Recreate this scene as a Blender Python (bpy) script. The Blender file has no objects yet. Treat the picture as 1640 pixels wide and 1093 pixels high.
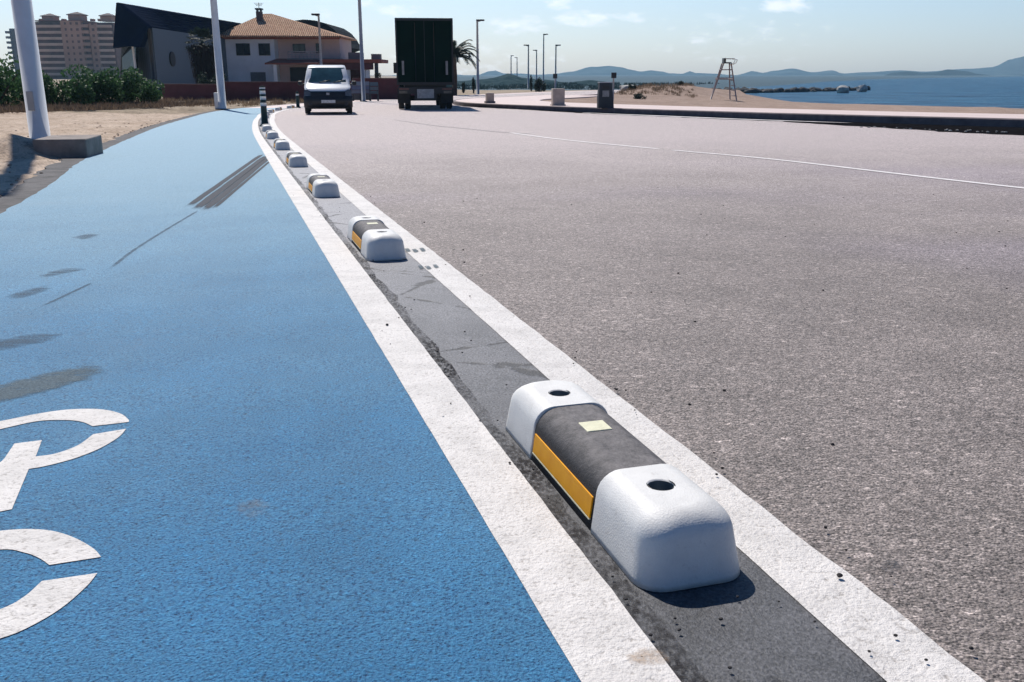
import bpy, bmesh, math, random
from mathutils import Vector, noise
random.seed(7)
PI = math.pi
scene = bpy.context.scene
COL = scene.collection

# ------------------------------------------------------------------ camera
CX, CY, F = 820.0, 546.5, 1480.0          # measured on a 1640 x 1093 frame
H = 0.93                                  # eye height above the road at the camera
PITCH = math.atan((CY - 120.0) / F)
CP, SP = math.cos(PITCH), math.sin(PITCH)
cam_data = bpy.data.cameras.new('camera')
cam = bpy.data.objects.new('camera', cam_data)
COL.objects.link(cam)
cam.location = (0, 0, H)
cam.rotation_euler = (PI / 2 - PITCH, 0, 0)
cam_data.sensor_width = 36.0
cam_data.lens = 36.0 * F / 1640.0
cam_data.clip_start = 0.05
cam_data.clip_end = 20000
scene.camera = cam

# ------------------------------------------------------------------ sun, sky, exposure
SUN_EL = math.radians(50)
SUN_DIR = Vector((-0.41 * math.cos(SUN_EL), 0.91 * math.cos(SUN_EL), math.sin(SUN_EL))).normalized()
sl = bpy.data.lights.new('sun', 'SUN')
sl.energy = 5.0
sl.angle = math.radians(0.5)
sl.color = (1.0, 0.945, 0.875)
sun = bpy.data.objects.new('sun', sl)
COL.objects.link(sun)
sun.rotation_euler = SUN_DIR.to_track_quat('Z', 'Y').to_euler()
sun.location = SUN_DIR * 50
scene.view_settings.view_transform = 'Standard'
scene.view_settings.look = 'None'
scene.view_settings.exposure = 0.12
scene.view_settings.gamma = 1.0
try:
    scene.cycles.max_bounces = 6
    scene.cycles.volume_bounces = 0
    scene.cycles.transparent_max_bounces = 12
except Exception:
    pass

world = bpy.data.worlds.new('World')
scene.world = world
world.use_nodes = True


def build_world():
    nt = world.node_tree
    nt.nodes.clear()
    N, L = nt.nodes, nt.links

    def math_(op, a, b=None, c=None, clamp=False):
        n = N.new('ShaderNodeMath'); n.operation = op; n.use_clamp = clamp
        for i, v in enumerate((a, b, c)):
            if v is None: continue
            if hasattr(v, 'is_output'): L.new(v, n.inputs[i])
            else: n.inputs[i].default_value = v
        return n.outputs[0]
    out = N.new('ShaderNodeOutputWorld')
    bg = N.new('ShaderNodeBackground'); bg.inputs['Strength'].default_value = 0.085
    L.new(bg.outputs[0], out.inputs[0])
    sky = N.new('ShaderNodeTexSky'); sky.sky_type = 'NISHITA'; sky.sun_disc = False
    sky.sun_elevation = SUN_EL
    sky.sun_rotation = math.atan2(SUN_DIR.x, SUN_DIR.y)
    sky.air_density = 1.0; sky.dust_density = 0.9; sky.ozone_density = 3.0
    sky.altitude = 0
    tc = N.new('ShaderNodeTexCoord')
    sep = N.new('ShaderNodeSeparateXYZ'); L.new(tc.outputs['Generated'], sep.inputs[0])
    y = math_('MAXIMUM', sep.outputs[1], 0.05)
    u = math_('DIVIDE', sep.outputs[0], y)
    w = math_('DIVIDE', sep.outputs[2], y)
    comb = N.new('ShaderNodeCombineXYZ'); L.new(u, comb.inputs[0]); L.new(math_('MULTIPLY', w, 2.2), comb.inputs[1])
    nz = N.new('ShaderNodeTexNoise'); nz.inputs['Scale'].default_value = 44
    nz.inputs['Detail'].default_value = 6; nz.inputs['Roughness'].default_value = 0.62
    L.new(comb.outputs[0], nz.inputs['Vector'])
    total = None
    # small low clouds: azimuth and elevation (tangents), half widths, density
    for px, py, sx, sy, amp in ((884, 16, 24, 12, .75), (922, 38, 44, 11, .85), (825, 48, 55, 14, .7), (1219, 20, 40, 12, .95),
                                (655, 28, 40, 9, .6), (950, 45, 30, 7, .5), (760, 95, 150, 24, .35), (1140, 60, 160, 40, .22),
                                (612, 20, 25, 10, .4), (1000, 36, 40, 9, .4), (560, 60, 50, 40, .25)):
        u0 = (px - CX) / F / CP
        w0 = (120 - py) / F
        du = math_('DIVIDE', math_('SUBTRACT', u, u0), sx * 1.25 / F)
        dw = math_('DIVIDE', math_('SUBTRACT', w, w0), sy * 1.25 / F)
        r2 = math_('ADD', math_('MULTIPLY', du, du), math_('MULTIPLY', dw, dw))
        win = math_('SUBTRACT', 1.0, r2, clamp=True)
        win = math_('MULTIPLY', win, amp)
        total = win if total is None else math_('MAXIMUM', total, win)
    # density = smoothstep(noise + window)
    s = math_('ADD', nz.outputs['Fac'], math_('MULTIPLY', total, 0.42))
    mr = N.new('ShaderNodeMapRange'); mr.interpolation_type = 'SMOOTHSTEP'
    mr.inputs['From Min'].default_value = 0.56; mr.inputs['From Max'].default_value = 0.98
    L.new(s, mr.inputs['Value'])
    cl = math_('MULTIPLY', mr.outputs[0], math_('GREATER_THAN', sep.outputs[1], 0.05))
    cl = math_('MULTIPLY', cl, math_('MINIMUM', math_('MULTIPLY', total, 6.0), 1.0))
    hsv = N.new('ShaderNodeMix'); hsv.data_type = 'RGBA'; hsv.blend_type = 'MULTIPLY'; hsv.inputs[0].default_value = 1.0
    # bright milky band low over the water in front, deep blue overhead
    mrz = N.new('ShaderNodeMapRange'); mrz.interpolation_type = 'SMOOTHSTEP'
    mrz.inputs['From Min'].default_value = 0.07; mrz.inputs['From Max'].default_value = 0.32
    L.new(math_('ADD', sep.outputs[2], math_('MULTIPLY', math_('SUBTRACT', 1.0, sep.outputs[1]), 0.10)), mrz.inputs['Value'])
    tint = N.new('ShaderNodeMix'); tint.data_type = 'RGBA'
    L.new(mrz.outputs[0], tint.inputs[0]); tint.inputs[6].default_value = (2.25, 2.2, 2.28, 1); tint.inputs[7].default_value = (0.115, 0.36, 0.68, 1)
    L.new(sky.outputs[0], hsv.inputs[6]); L.new(tint.outputs[2], hsv.inputs[7])
    mix = N.new('ShaderNodeMix'); mix.data_type = 'RGBA'
    L.new(cl, mix.inputs[0]); L.new(hsv.outputs[2], mix.inputs[6]); mix.inputs[7].default_value = (22.0, 21.5, 21.9, 1)
    L.new(mix.outputs[2], bg.inputs[0])


build_world()

# ------------------------------------------------------------------ measuring helpers


def zg(Y):                                  # the road drops away gently, then levels out
    if Y < 30: return -0.0149 * Y
    if Y < 60:
        t = (Y - 30) / 30
        return -0.0149 * 30 - 0.0149 * 30 * (t - t * t / 2)
    return -0.0149 * 45


def ray(x, y):
    u = (x - CX) / F; v = (y - CY) / F
    return (u, CP - v * SP, -SP - v * CP)


def G(x, y, off=0.0):                       # where a line of sight meets the road level
    d = ray(x, y); lo, hi = 0.05, 3000
    f = lambda t: H + d[2] * t - zg(d[1] * t) - off
    for _ in range(70):
        m = (lo + hi) / 2
        if f(m) > 0: lo = m
        else: hi = m
    return (d[0] * lo, d[1] * lo)


def P(x, y, Y):
    d = ray(x, y); t = Y / d[1]
    return (d[0] * t, Y, H + d[2] * t)


def Gz(x, y, z):
    d = ray(x, y); t = (z - H) / d[2]
    return (d[0] * t, d[1] * t, z)


def catmull(pts, n):
    out = []
    p = [Vector(q) for q in pts]
    p = [p[0] * 2 - p[1]] + p + [p[-1] * 2 - p[-2]]
    for i in range(1, len(p) - 2):
        for k in range(n):
            t = k / n
            a, b, c, d = p[i - 1], p[i], p[i + 1], p[i + 2]
            out.append(0.5 * ((2 * b) + (c - a) * t + (2 * a - 5 * b + 4 * c - d) * t * t + (3 * b - a - 3 * c + d) * t ** 3))
    out.append(p[-2])
    return out


class Curve:
    def __init__(self, pts, n=14):
        self.p = catmull(pts, n)
        self.s = [0.0]
        for a, b in zip(self.p, self.p[1:]): self.s.append(self.s[-1] + (b - a).length)
        self.L = self.s[-1]

    def at(self, s):
        s = max(0.0, min(self.L, s))
        lo, hi = 0, len(self.s) - 2
        while lo < hi:
            m = (lo + hi + 1) // 2
            if self.s[m] <= s: lo = m
            else: hi = m - 1
        t = (s - self.s[lo]) / max(1e-9, self.s[lo + 1] - self.s[lo])
        return self.p[lo].lerp(self.p[lo + 1], t), (self.p[lo + 1] - self.p[lo]).normalized()

    def off(self, s, d):
        q, t = self.at(s)
        return Vector((q.x + t.y * d, q.y - t.x * d))

    def s_at_Y(self, Y):
        lo, hi = 0.0, self.L
        for _ in range(60):
            m = (lo + hi) / 2
            if self.at(m)[0].y < Y: lo = m
            else: hi = m
        return lo

    def signed(self, X, Y):
        best = 1e18; sg = 1; q = Vector((X, Y)); hit = None
        for a, b in zip(self.p, self.p[1:]):
            ab = b - a; t = max(0, min(1, (q - a).dot(ab) / max(1e-12, ab.dot(ab))))
            c = a + ab * t; d = (q - c).length_squared
            if d < best:
                best = d; hit = c
                sg = 1 if (ab.x * (q.y - a.y) - ab.y * (q.x - a.x)) < 0 else -1
        return sg * math.sqrt(best), hit


STRIP = Curve([(1.43, -2), (0.44, 1.29), (-3.42, 14.2), (-5.62, 21.7), (-7.45, 28.5), (-8.55, 33), (-9.5, 37), (-10.25, 41.4), (-10.6, 45), (-10.5, 49),
               (-9.9, 54), (-8.3, 60), (-5.5, 68), (-1, 78), (3, 87), (8, 95.5), (14, 102), (20, 106.5)])
KERB = Curve([(30, -12), (23, 4), (18.6, 13), (15.0, 20), (12.91, 23.88), (10.7, 27.0), (8.39, 30.6), (6.36, 34.3), (3.75, 38.5), (0.85, 43.4), (-2.2, 49), (-3.4, 54.5),
              (-2.6, 60), (-.5, 64), (2.6, 70.8), (5.6, 78), (8.6, 84.5), (13, 91), (18, 95.5)])
LEFT = Curve([(-0.9, -2), (-2.1, 1.5), (-3.1, 4.4), (-3.93, 7.08), (-4.69, 9.5), (-6.1, 13.65), (-8.97, 23.9), (-10.83, 31.7), (-12.2, 38), (-12.9, 43), (-12.9, 48), (-12.2, 54),
              (-10.6, 61), (-7.7, 69), (-3.2, 79), (1, 88.5), (6.5, 98), (13, 105.5), (19, 110.5)])
SEA_Z = -1.70
SHORE = Curve([(140, -60), (90, 20)] + [Gz(x, y, SEA_Z)[:2] for x, y in ((1640, 174.5), (1400, 170.5), (1250, 167), (1190, 164), (1135, 157), (1100, 151.5), (1072, 147.5), (1085, 145), (1130, 143), (1200, 139.5), (1260, 136), (1320, 131.5), (1400, 127.5), (1500, 125), (1640, 123.2), (1800, 122.6))] + [(5000, 3500)], 6)


def prom_h(Y):
    return 0.20 + 0.02 * max(-1, min(1, (35 - Y) / 15))


def ground_z(X, Y):
    z = zg(Y) - (0.25 if Y > 110 else 0.0) * min(1, (Y - 110) / 30 if Y > 110 else 0)
    d, _ = KERB.signed(X, Y)
    e, _ = SHORE.signed(X, Y)
    if d > 0 and Y > 104 and e < 0: return -0.95
    if d <= 0 and e > -2 and Y > 60:
        return SEA_Z - min(2.5, 0.06 * e) if e > 0 else z + (SEA_Z - z) * (e + 2) / 2
    if d > 0:
        zp = zg(Y) + prom_h(Y) - 0.05
        if d < 5.0:
            z = zp
        else:
            dd = d - 5.0
            if e < 0:
                t = dd / (dd - e)
                z = zp + (SEA_Z + 0.02 - zp) * (t ** 0.85)
            else:
                z = SEA_Z - min(2.5, 0.06 * e)
    return z


# ------------------------------------------------------------------ object helpers


class MB:
    def __init__(self):
        self.v = []; self.f = []; self.smooth = []

    def quad(self, a, b, c, d, sm=False):
        n = len(self.v); self.v += [tuple(a), tuple(b), tuple(c), tuple(d)]; self.f.append((n, n + 1, n + 2, n + 3)); self.smooth.append(sm)
        return self

    def poly(self, pts, sm=False):
        n = len(self.v); self.v += [tuple(p) for p in pts]; self.f.append(tuple(range(n, n + len(pts)))); self.smooth.append(sm)
        return self

    def box(self, x0, x1, y0, y1, z0, z1):
        n = len(self.v)
        self.v += [(x0, y0, z0), (x1, y0, z0), (x1, y1, z0), (x0, y1, z0), (x0, y0, z1), (x1, y0, z1), (x1, y1, z1), (x0, y1, z1)]
        for q in ((0, 3, 2, 1), (4, 5, 6, 7), (0, 1, 5, 4), (1, 2, 6, 5), (2, 3, 7, 6), (3, 0, 4, 7)):
            self.f.append(tuple(n + i for i in q)); self.smooth.append(False)
        return self

    def tube(self, pts, radii, seg=10, caps=True, sm=True):
        pts = [Vector(p) for p in pts]
        if not isinstance(radii, (list, tuple)): radii = [radii] * len(pts)
        base = len(self.v)
        for i, p in enumerate(pts):
            t = (pts[min(i + 1, len(pts) - 1)] - pts[max(i - 1, 0)]).normalized()
            a = Vector((1, 0, 0)) if abs(t.x) < 0.9 else Vector((0, 1, 0))
            u = t.cross(a).normalized(); w = t.cross(u)
            for k in range(seg):
                an = 2 * PI * k / seg
                self.v.append(tuple(p + (u * math.cos(an) + w * math.sin(an)) * radii[i]))
        for i in range(len(pts) - 1):
            for k in range(seg):
                k2 = (k + 1) % seg
                self.f.append((base + i * seg + k, base + i * seg + k2, base + (i + 1) * seg + k2, base + (i + 1) * seg + k)); self.smooth.append(sm)
        if caps:
            self.f.append(tuple(base + k for k in range(seg))); self.smooth.append(False)
            e = base + (len(pts) - 1) * seg
            self.f.append(tuple(e + k for k in reversed(range(seg)))); self.smooth.append(False)
        return self

    def bar(self, a, b, r=0.03):
        return self.tube([a, b], r, 6)

    def loft(self, rings, cap0=True, cap1=True, sm=True, closed=True):
        base = len(self.v); n = len(rings[0])
        for r in rings: self.v += [tuple(p) for p in r]
        for i in range(len(rings) - 1):
            for k in range(n if closed else n - 1):
                k2 = (k + 1) % n
                self.f.append((base + i * n + k, base + i * n + k2, base + (i + 1) * n + k2, base + (i + 1) * n + k)); self.smooth.append(sm)
        if cap0: self.f.append(tuple(base + k for k in reversed(range(n)))); self.smooth.append(False)
        if cap1: self.f.append(tuple(base + (len(rings) - 1) * n + k for k in range(n))); self.smooth.append(False)
        return self

    def build(self, name, mat, parent=None, loc=None):
        me = bpy.data.meshes.new(name)
        me.from_pydata(self.v, [], self.f)
        me.update()
        bm = bmesh.new(); bm.from_mesh(me)
        if len(me.polygons) < 20000:
            bmesh.ops.remove_doubles(bm, verts=bm.verts, dist=1e-5) if all(not s for s in self.smooth) is False else None
        bm.to_mesh(me); bm.free()
        if len(me.polygons) == len(self.smooth):
            for p, s in zip(me.polygons, self.smooth): p.use_smooth = s
        o = bpy.data.objects.new(name, me)
        if mat: me.materials.append(mat)
        COL.objects.link(o)
        if parent: o.parent = parent
        if loc: o.location = loc
        return o


def recalc(o):
    bm = bmesh.new(); bm.from_mesh(o.data)
    bmesh.ops.recalc_face_normals(bm, faces=bm.faces)
    bm.to_mesh(o.data); bm.free()
    return o


def bevel(o, w, seg=2):
    m = o.modifiers.new('bevel', 'BEVEL'); m.width = w; m.segments = seg; m.limit_method = 'ANGLE'; m.angle_limit = math.radians(35)
    return o


def tag(o, label, cat, group=None):
    o['label'] = label; o['category'] = cat
    if group: o['group'] = group
    return o


def thing(name, label, cat, loc=(0, 0, 0), rz=0.0, group=None):
    o = bpy.data.objects.new(name, None)
    COL.objects.link(o)
    o.location = loc; o.rotation_euler = (0, 0, rz); o.empty_display_size = 0.2
    return tag(o, label, cat, group)


def struct(o, kind='structure'):
    o['kind'] = kind
    return o


def dup(root, loc, rz, label, parts=True):
    r = root.copy(); COL.objects.link(r); r.location = loc; r.rotation_euler = (0, 0, rz); r['label'] = label
    if parts:
        for ch in list(root.children):
            c = ch.copy(); COL.objects.link(c); c.parent = r
            for g in list(ch.children):
                d = g.copy(); COL.objects.link(d); d.parent = c
    return r


# ------------------------------------------------------------------ materials
MATS = {}


class Mat:
    """small wrapper for node materials"""

    def __init__(self, name):
        self.m = bpy.data.materials.new(name); self.m.use_nodes = True
        self.nt = self.m.node_tree; self.N = self.nt.nodes; self.L = self.nt.links
        self.b = self.N['Principled BSDF']
        self.out = self.N['Material Output']
        self._tc = None

    def coord(self, kind='Object'):
        if self._tc is None: self._tc = self.N.new('ShaderNodeTexCoord')
        return self._tc.outputs[kind]

    def put(self, sock, v):
        if hasattr(v, 'is_output'): self.L.new(v, sock)
        else: sock.default_value = v

    def noise(self, scale, detail=4, rough=0.55, vec=None, out='Fac'):
        n = self.N.new('ShaderNodeTexNoise'); n.inputs['Scale'].default_value = scale
        n.inputs['Detail'].default_value = detail; n.inputs['Roughness'].default_value = rough
        self.L.new(vec or self.coord(), n.inputs['Vector'])
        return n.outputs[out]

    def voro(self, scale, vec=None, out='Distance', feature='F1', rnd=1.0):
        n = self.N.new('ShaderNodeTexVoronoi'); n.inputs['Scale'].default_value = scale; n.feature = feature
        n.inputs['Randomness'].default_value = rnd
        self.L.new(vec or self.coord(), n.inputs['Vector'])
        return n.outputs[out]

    def mapping(self, scale=(1, 1, 1), rot=(0, 0, 0), loc=(0, 0, 0)):
        n = self.N.new('ShaderNodeMapping'); n.inputs['Scale'].default_value = scale; n.inputs['Rotation'].default_value = rot
        n.inputs['Location'].default_value = loc
        self.L.new(self.coord(), n.inputs['Vector'])
        return n.outputs[0]

    def ramp(self, fac, stops):
        n = self.N.new('ShaderNodeValToRGB')
        while len(n.color_ramp.elements) < len(stops): n.color_ramp.elements.new(0.5)
        for e, (p, c) in zip(n.color_ramp.elements, stops):
            e.position = p
            e.color = (c, c, c, 1) if not isinstance(c, (tuple, list)) else (c[0], c[1], c[2], 1)
        self.L.new(fac, n.inputs[0])
        return n.outputs[0]

    def mix(self, fac, a, b, blend='MIX'):
        n = self.N.new('ShaderNodeMix'); n.data_type = 'RGBA'; n.blend_type = blend
        self.put(n.inputs[0], fac)
        for i, v in ((6, a), (7, b)):
            if not hasattr(v, 'is_output') and len(v) == 3: v = (*v, 1)
            self.put(n.inputs[i], v)
        return n.outputs[2]

    def math(self, op, a, b=0.0, clamp=False):
        n = self.N.new('ShaderNodeMath'); n.operation = op; n.use_clamp = clamp
        self.put(n.inputs[0], a); self.put(n.inputs[1], b)
        return n.outputs[0]

    def bump(self, h, strength=0.4, dist=0.01):
        n = self.N.new('ShaderNodeBump'); n.inputs['Strength'].default_value = strength; n.inputs['Distance'].default_value = dist
        self.L.new(h, n.inputs['Height']); self.L.new(n.outputs[0], self.b.inputs['Normal'])

    def dust_ahead(self, y0, y1, scale=0.45):  # painted glare mask, not dust: 0 near, 1 further up the road
        # grazing sun glare painted into the base colour further up the road, ragged-edged
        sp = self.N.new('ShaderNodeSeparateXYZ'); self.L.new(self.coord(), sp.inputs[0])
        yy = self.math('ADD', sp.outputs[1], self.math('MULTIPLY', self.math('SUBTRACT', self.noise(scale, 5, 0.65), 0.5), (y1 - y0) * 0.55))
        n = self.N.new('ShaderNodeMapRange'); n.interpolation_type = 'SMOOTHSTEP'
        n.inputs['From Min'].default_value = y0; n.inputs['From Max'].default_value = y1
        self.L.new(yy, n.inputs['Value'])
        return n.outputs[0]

    def set(self, color=None, rough=None, metal=None, spec=None):
        if color is not None: self.put(self.b.inputs['Base Color'], (*color, 1) if isinstance(color, tuple) and len(color) == 3 else color)
        if rough is not None: self.put(self.b.inputs['Roughness'], rough)
        if metal is not None: self.b.inputs['Metallic'].default_value = metal
        if spec is not None: self.b.inputs['Specular IOR Level'].default_value = spec
        return self

    def alpha(self, a):
        self.put(self.b.inputs['Alpha'], a)


def simple(name, color, rough=0.6, metal=0.0, var=0.18, scale=3.0, spec=0.5, bump=0.0, bscale=40):
    if name in MATS: return MATS[name]
    m = Mat(name)
    n = m.noise(scale, 5, 0.6)
    f = m.ramp(n, ((0.25, 1 - var), (0.75, 1 + var)))
    m.set(m.mix(1.0, color, f, 'MULTIPLY'), rough, metal, spec)
    if bump: m.bump(m.noise(bscale, 4), bump, 0.01)
    MATS[name] = m.m
    return m.m


def mat_road():
    m = Mat('asphalt_road')
    big = m.noise(0.35, 4, 0.6); mid = m.noise(2.2, 5, 0.6)
    base = m.mix(m.ramp(big, ((0.3, 0.0), (0.7, 1.0))), (0.176, 0.149, 0.136), (0.248, 0.210, 0.194))
    lilac = m.ramp(m.noise(0.16, 3, 0.5, m.mapping((0.5, 1, 1), (0, 0, 0.3))), ((0.47, 0.0), (0.62, 1.0)))
    base = m.mix(m.math('MULTIPLY', lilac, 0.85), base, (0.200, 0.168, 0.225))
    base = m.mix(0.6, base, m.mix(1.0, base, m.ramp(mid, ((0.3, 0.75), (0.7, 1.25))), 'MULTIPLY'))
    base = m.mix(m.dust_ahead(0.5, 20.0), base, (0.485, 0.412, 0.398))  # asphalt ahead lightened in colour to carry the low-angle glare
    # aggregate: pale chips in a darker binder
    v = m.voro(185, m.mapping((0.8, 1.25, 1)), 'Color')
    sep = m.N.new('ShaderNodeSeparateColor'); m.L.new(v, sep.inputs[0])
    tone = m.ramp(sep.outputs[0], ((0.0, 0.28), (0.30, 0.72), (0.7, 1.12), (0.93, 1.55), (1.0, 2.3)))
    base = m.mix(1.0, base, tone, 'MULTIPLY')
    v2 = m.voro(42, m.mapping((1.0, 1.6, 1)), 'Color'); s2 = m.N.new('ShaderNodeSeparateColor'); m.L.new(v2, s2.inputs[0])
    base = m.mix(1.0, base, m.ramp(s2.outputs[0], ((0.0, 0.72), (0.2, 1.0), (0.95, 1.0), (0.98, 1.6))), 'MULTIPLY')
    g = m.ramp(m.noise(60, 3, 0.7), ((0.3, 0.72), (0.7, 1.25)))
    base = m.mix(1.0, base, g, 'MULTIPLY')
    m.set(base, m.ramp(sep.outputs[1], ((0.0, 0.62), (1.0, 0.9))), 0.0, 0.55)
    h = m.math('ADD', m.math('MULTIPLY', m.voro(150), -1.0), m.math('MULTIPLY', m.noise(60, 3, 0.7), 1.2))
    m.bump(h, 0.55, 0.008)
    return m.m


def mat_blue():
    m = Mat('blue_cycle_path_coating')
    big = m.noise(0.5, 4, 0.6); mid = m.noise(3.0, 5, 0.6, m.mapping((1, 0.5, 1), (0, 0, 0.28)))
    base = m.mix(m.ramp(big, ((0.3, 0.0), (0.7, 1.0))), (0.014, 0.150, 0.330), (0.030, 0.198, 0.395))
    base = m.mix(1.0, base, m.ramp(mid, ((0.3, 0.84), (0.7, 1.14))), 'MULTIPLY')
    n1 = m.noise(170, 3, 0.65); n2 = m.noise(75, 3, 0.6)
    base = m.mix(m.math('MULTIPLY', m.dust_ahead(-1.2, 11.0), 0.92), base, (0.25, 0.425, 0.535))  # paler blue with distance: glare put into the coating colour
    pit = m.ramp(n1, ((0.33, (0.10, 0.25, 0.36)), (0.43, (0.75, 0.8, 0.85)), (0.52, (1.0, 1.0, 1.0)), (0.68, (1.5, 1.35, 1.22))))
    base = m.mix(1.0, base, pit, 'MULTIPLY')
    base = m.mix(1.0, base, m.ramp(n2, ((0.30, 0.55), (0.42, 0.95), (0.60, 1.0), (0.72, 1.4))), 'MULTIPLY')
    dust = m.ramp(m.noise(1.1, 5, 0.65), ((0.60, 0.0), (0.85, 0.22)))
    base = m.mix(dust, base, (0.26, 0.30, 0.34))
    m.set(base, m.ramp(n2, ((0.3, 0.5), (0.7, 0.75))), 0.0, 0.3)
    m.bump(m.math('ADD', n1, m.math('MULTIPLY', n2, 0.8)), 0.8, 0.010)
    return m.m


def mat_white(name, wear=0.5, tint=(0.70, 0.665, 0.635)):
    m = Mat(name)
    n1 = m.noise(105, 3, 0.65); n2 = m.noise(7, 5, 0.7); n3 = m.noise(45, 4, 0.7)
    base = m.mix(m.ramp(n2, ((0.42, 0.0), (0.72, 1.0))), tint, tuple(c * 0.78 for c in tint))
    speck = m.ramp(m.math('ADD', m.math('MULTIPLY', n1, 0.6), m.math('MULTIPLY', n3, 0.4)), ((0.31, 1.0), (0.39, 0.55), (0.47, 0.0)))
    base = m.mix(m.math('MULTIPLY', speck, wear), base, (0.22, 0.19, 0.165))
    m.set(base, 0.6, 0.0, 0.4)
    m.bump(m.math('ADD', n1, n3), 0.6, 0.008)
    # rough worn rim: alpha breaks up a little everywhere the paint is thin
    a = m.ramp(m.math('ADD', m.math('MULTIPLY', m.noise(28, 5, 0.7), 0.7), m.math('MULTIPLY', m.noise(3.1, 3, 0.6), 0.3)), ((0.31, 0.0), (0.345, 1.0)))
    m.alpha(a)
    return m.m


def mat_strip():
    m = Mat('grey_strip_asphalt')
    n1 = m.noise(140, 3, 0.65); n2 = m.noise(5, 5, 0.65)
    base = m.mix(m.ramp(n2, ((0.35, 0.0), (0.7, 1.0))), (0.052, 0.054, 0.060), (0.105, 0.104, 0.112))
    base = m.mix(m.math('MULTIPLY', m.dust_ahead(0.8, 8.0, 1.2), 0.8), base, (0.33, 0.325, 0.345))  # glare on the strip painted as lighter grey ahead
    base = m.mix(1.0, base, m.ramp(n1, ((0.3, 0.45), (0.5, 1.0), (0.7, 1.7))), 'MULTIPLY')
    vd = m.voro(1.3, m.mapping((0.55, 1.0, 1), (0, 0, 0.3)), 'Distance', 'DISTANCE_TO_EDGE')
    vd = m.math('ADD', vd, m.math('MULTIPLY', m.math('SUBTRACT', m.noise(9, 4), 0.5), 0.10))
    crack = m.ramp(vd, ((0.0, 1.0), (0.010, 0.0)))
    base = m.mix(m.math('MULTIPLY', crack, 0.8), base, (0.018, 0.016, 0.016))
    m.set(base, 0.62, 0.0, 0.5)
    m.bump(m.math('SUBTRACT', n1, m.math('MULTIPLY', crack, 0.8)), 0.5, 0.008)
    return m.m


def mat_sand(name='sandy_soil', a=(0.44, 0.335, 0.25), b=(0.60, 0.48, 0.38), c=(0.22, 0.16, 0.12)):
    m = Mat(name)
    n = m.noise(0.9, 6, 0.65); n2 = m.noise(6, 5, 0.7); n3 = m.noise(35, 3, 0.7)
    base = m.mix(m.ramp(n, ((0.35, 0.0), (0.65, 1.0))), a, b)
    base = m.mix(m.ramp(n2, ((0.50, 0.0), (0.68, 0.8))), base, c)
    base = m.mix(1.0, base, m.ramp(n3, ((0.3, 0.7), (0.7, 1.25))), 'MULTIPLY')
    m.set(base, 0.95, 0.0, 0.15)
    m.bump(m.math('ADD', n2, m.math('MULTIPLY', n3, 0.5)), 0.7, 0.06)
    return m.m


def mat_water():
    m = Mat('lagoon_water')
    w = m.noise(0.42, 5, 0.75, m.mapping((0.35, 1.0, 1)))
    m.set(m.mix(m.ramp(w, ((0.38, 0.0), (0.50, 0.45), (0.66, 1.0))), (0.002, 0.024, 0.064), (0.045, 0.165, 0.265)), 0.35, 0.0, 0.22)
    m.b.inputs['IOR'].default_value = 1.33
    n = m.noise(0.55, 4, 0.65, m.mapping((0.5, 1.0, 1)))
    n2 = m.noise(0.10, 4, 0.6, m.mapping((0.3, 1.6, 1)))
    m.bump(m.math('ADD', n, m.math('MULTIPLY', n2, 2.0)), 1.0, 0.9)
    return m.m


def mat_leaf(name, a, b):
    m = Mat(name)
    info = m.N.new('ShaderNodeNewGeometry')
    n = m.noise(1.2, 3)
    f = m.math('ADD', m.math('MULTIPLY', info.outputs['Random Per Island'], 0.7), m.math('MULTIPLY', n, 0.3))
    m.set(m.mix(f, a, b), 0.65, 0.0, 0.3)
    try:
        m.b.inputs['Subsurface Weight'].default_value = 0.0
    except Exception:
        pass
    tr = m.N.new('ShaderNodeBsdfTranslucent'); m.L.new(m.mix(f, a, b), tr.inputs[0])
    ms = m.N.new('ShaderNodeMixShader'); ms.inputs[0].default_value = 0.3
    m.L.new(m.b.outputs[0], ms.inputs[1]); m.L.new(tr.outputs[0], ms.inputs[2]); m.L.new(ms.outputs[0], m.out.inputs[0])
    return m.m


M_road = mat_road(); M_blue = mat_blue(); M_strip = mat_strip()
M_line = mat_white('white_line_paint', 0.75)
M_lane = mat_white('lane_line_paint', 0.5, (0.86, 0.81, 0.79))
M_sand = mat_sand()
M_beach = mat_sand('beach_sand', (0.30, 0.215, 0.17), (0.40, 0.295, 0.24), (0.20, 0.155, 0.11))
M_land = mat_sand('scrub_land', (0.32, 0.26, 0.19), (0.42, 0.34, 0.26), (0.16, 0.13, 0.09))
M_far = mat_sand('haze_tinted_plain', (0.070, 0.118, 0.150), (0.095, 0.145, 0.175), (0.040, 0.070, 0.090))  # distance haze painted into the plain's blue-grey colour
M_water = mat_water()
M_prom = simple('promenade_paving', (0.62, 0.50, 0.465), 0.7, var=0.10, scale=1.5, bump=0.2)
M_kerb = simple('kerb_concrete', (0.16, 0.13, 0.135), 0.85, var=0.35, scale=3, bump=0.4)
M_gutter = simple('stained_shaded_gutter', (0.010, 0.0095, 0.011), 0.85, var=0.4, scale=4, bump=0.4, spec=0.0)  # near black: gutter stain plus kerb shadow painted into the colour
M_conc = simple('pale_concrete', (0.42, 0.36, 0.32), 0.85, var=0.2, scale=5, bump=0.5, bscale=30)
M_black = simple('black_plastic', (0.012, 0.013, 0.016), 0.45, var=0.2)
M_rubber = simple('tyre_rubber', (0.014, 0.014, 0.015), 0.8)
M_dark = simple('dark_metal', (0.03, 0.033, 0.04), 0.5, 0.3)
M_galv = simple('galvanised_pole', (0.34, 0.36, 0.40), 0.55, 0.25, var=0.12, scale=2)
M_polew = simple('pole_white_paint', (0.80, 0.81, 0.82), 0.6, 0.0, var=0.12, scale=1.6, bump=0.1)
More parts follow.
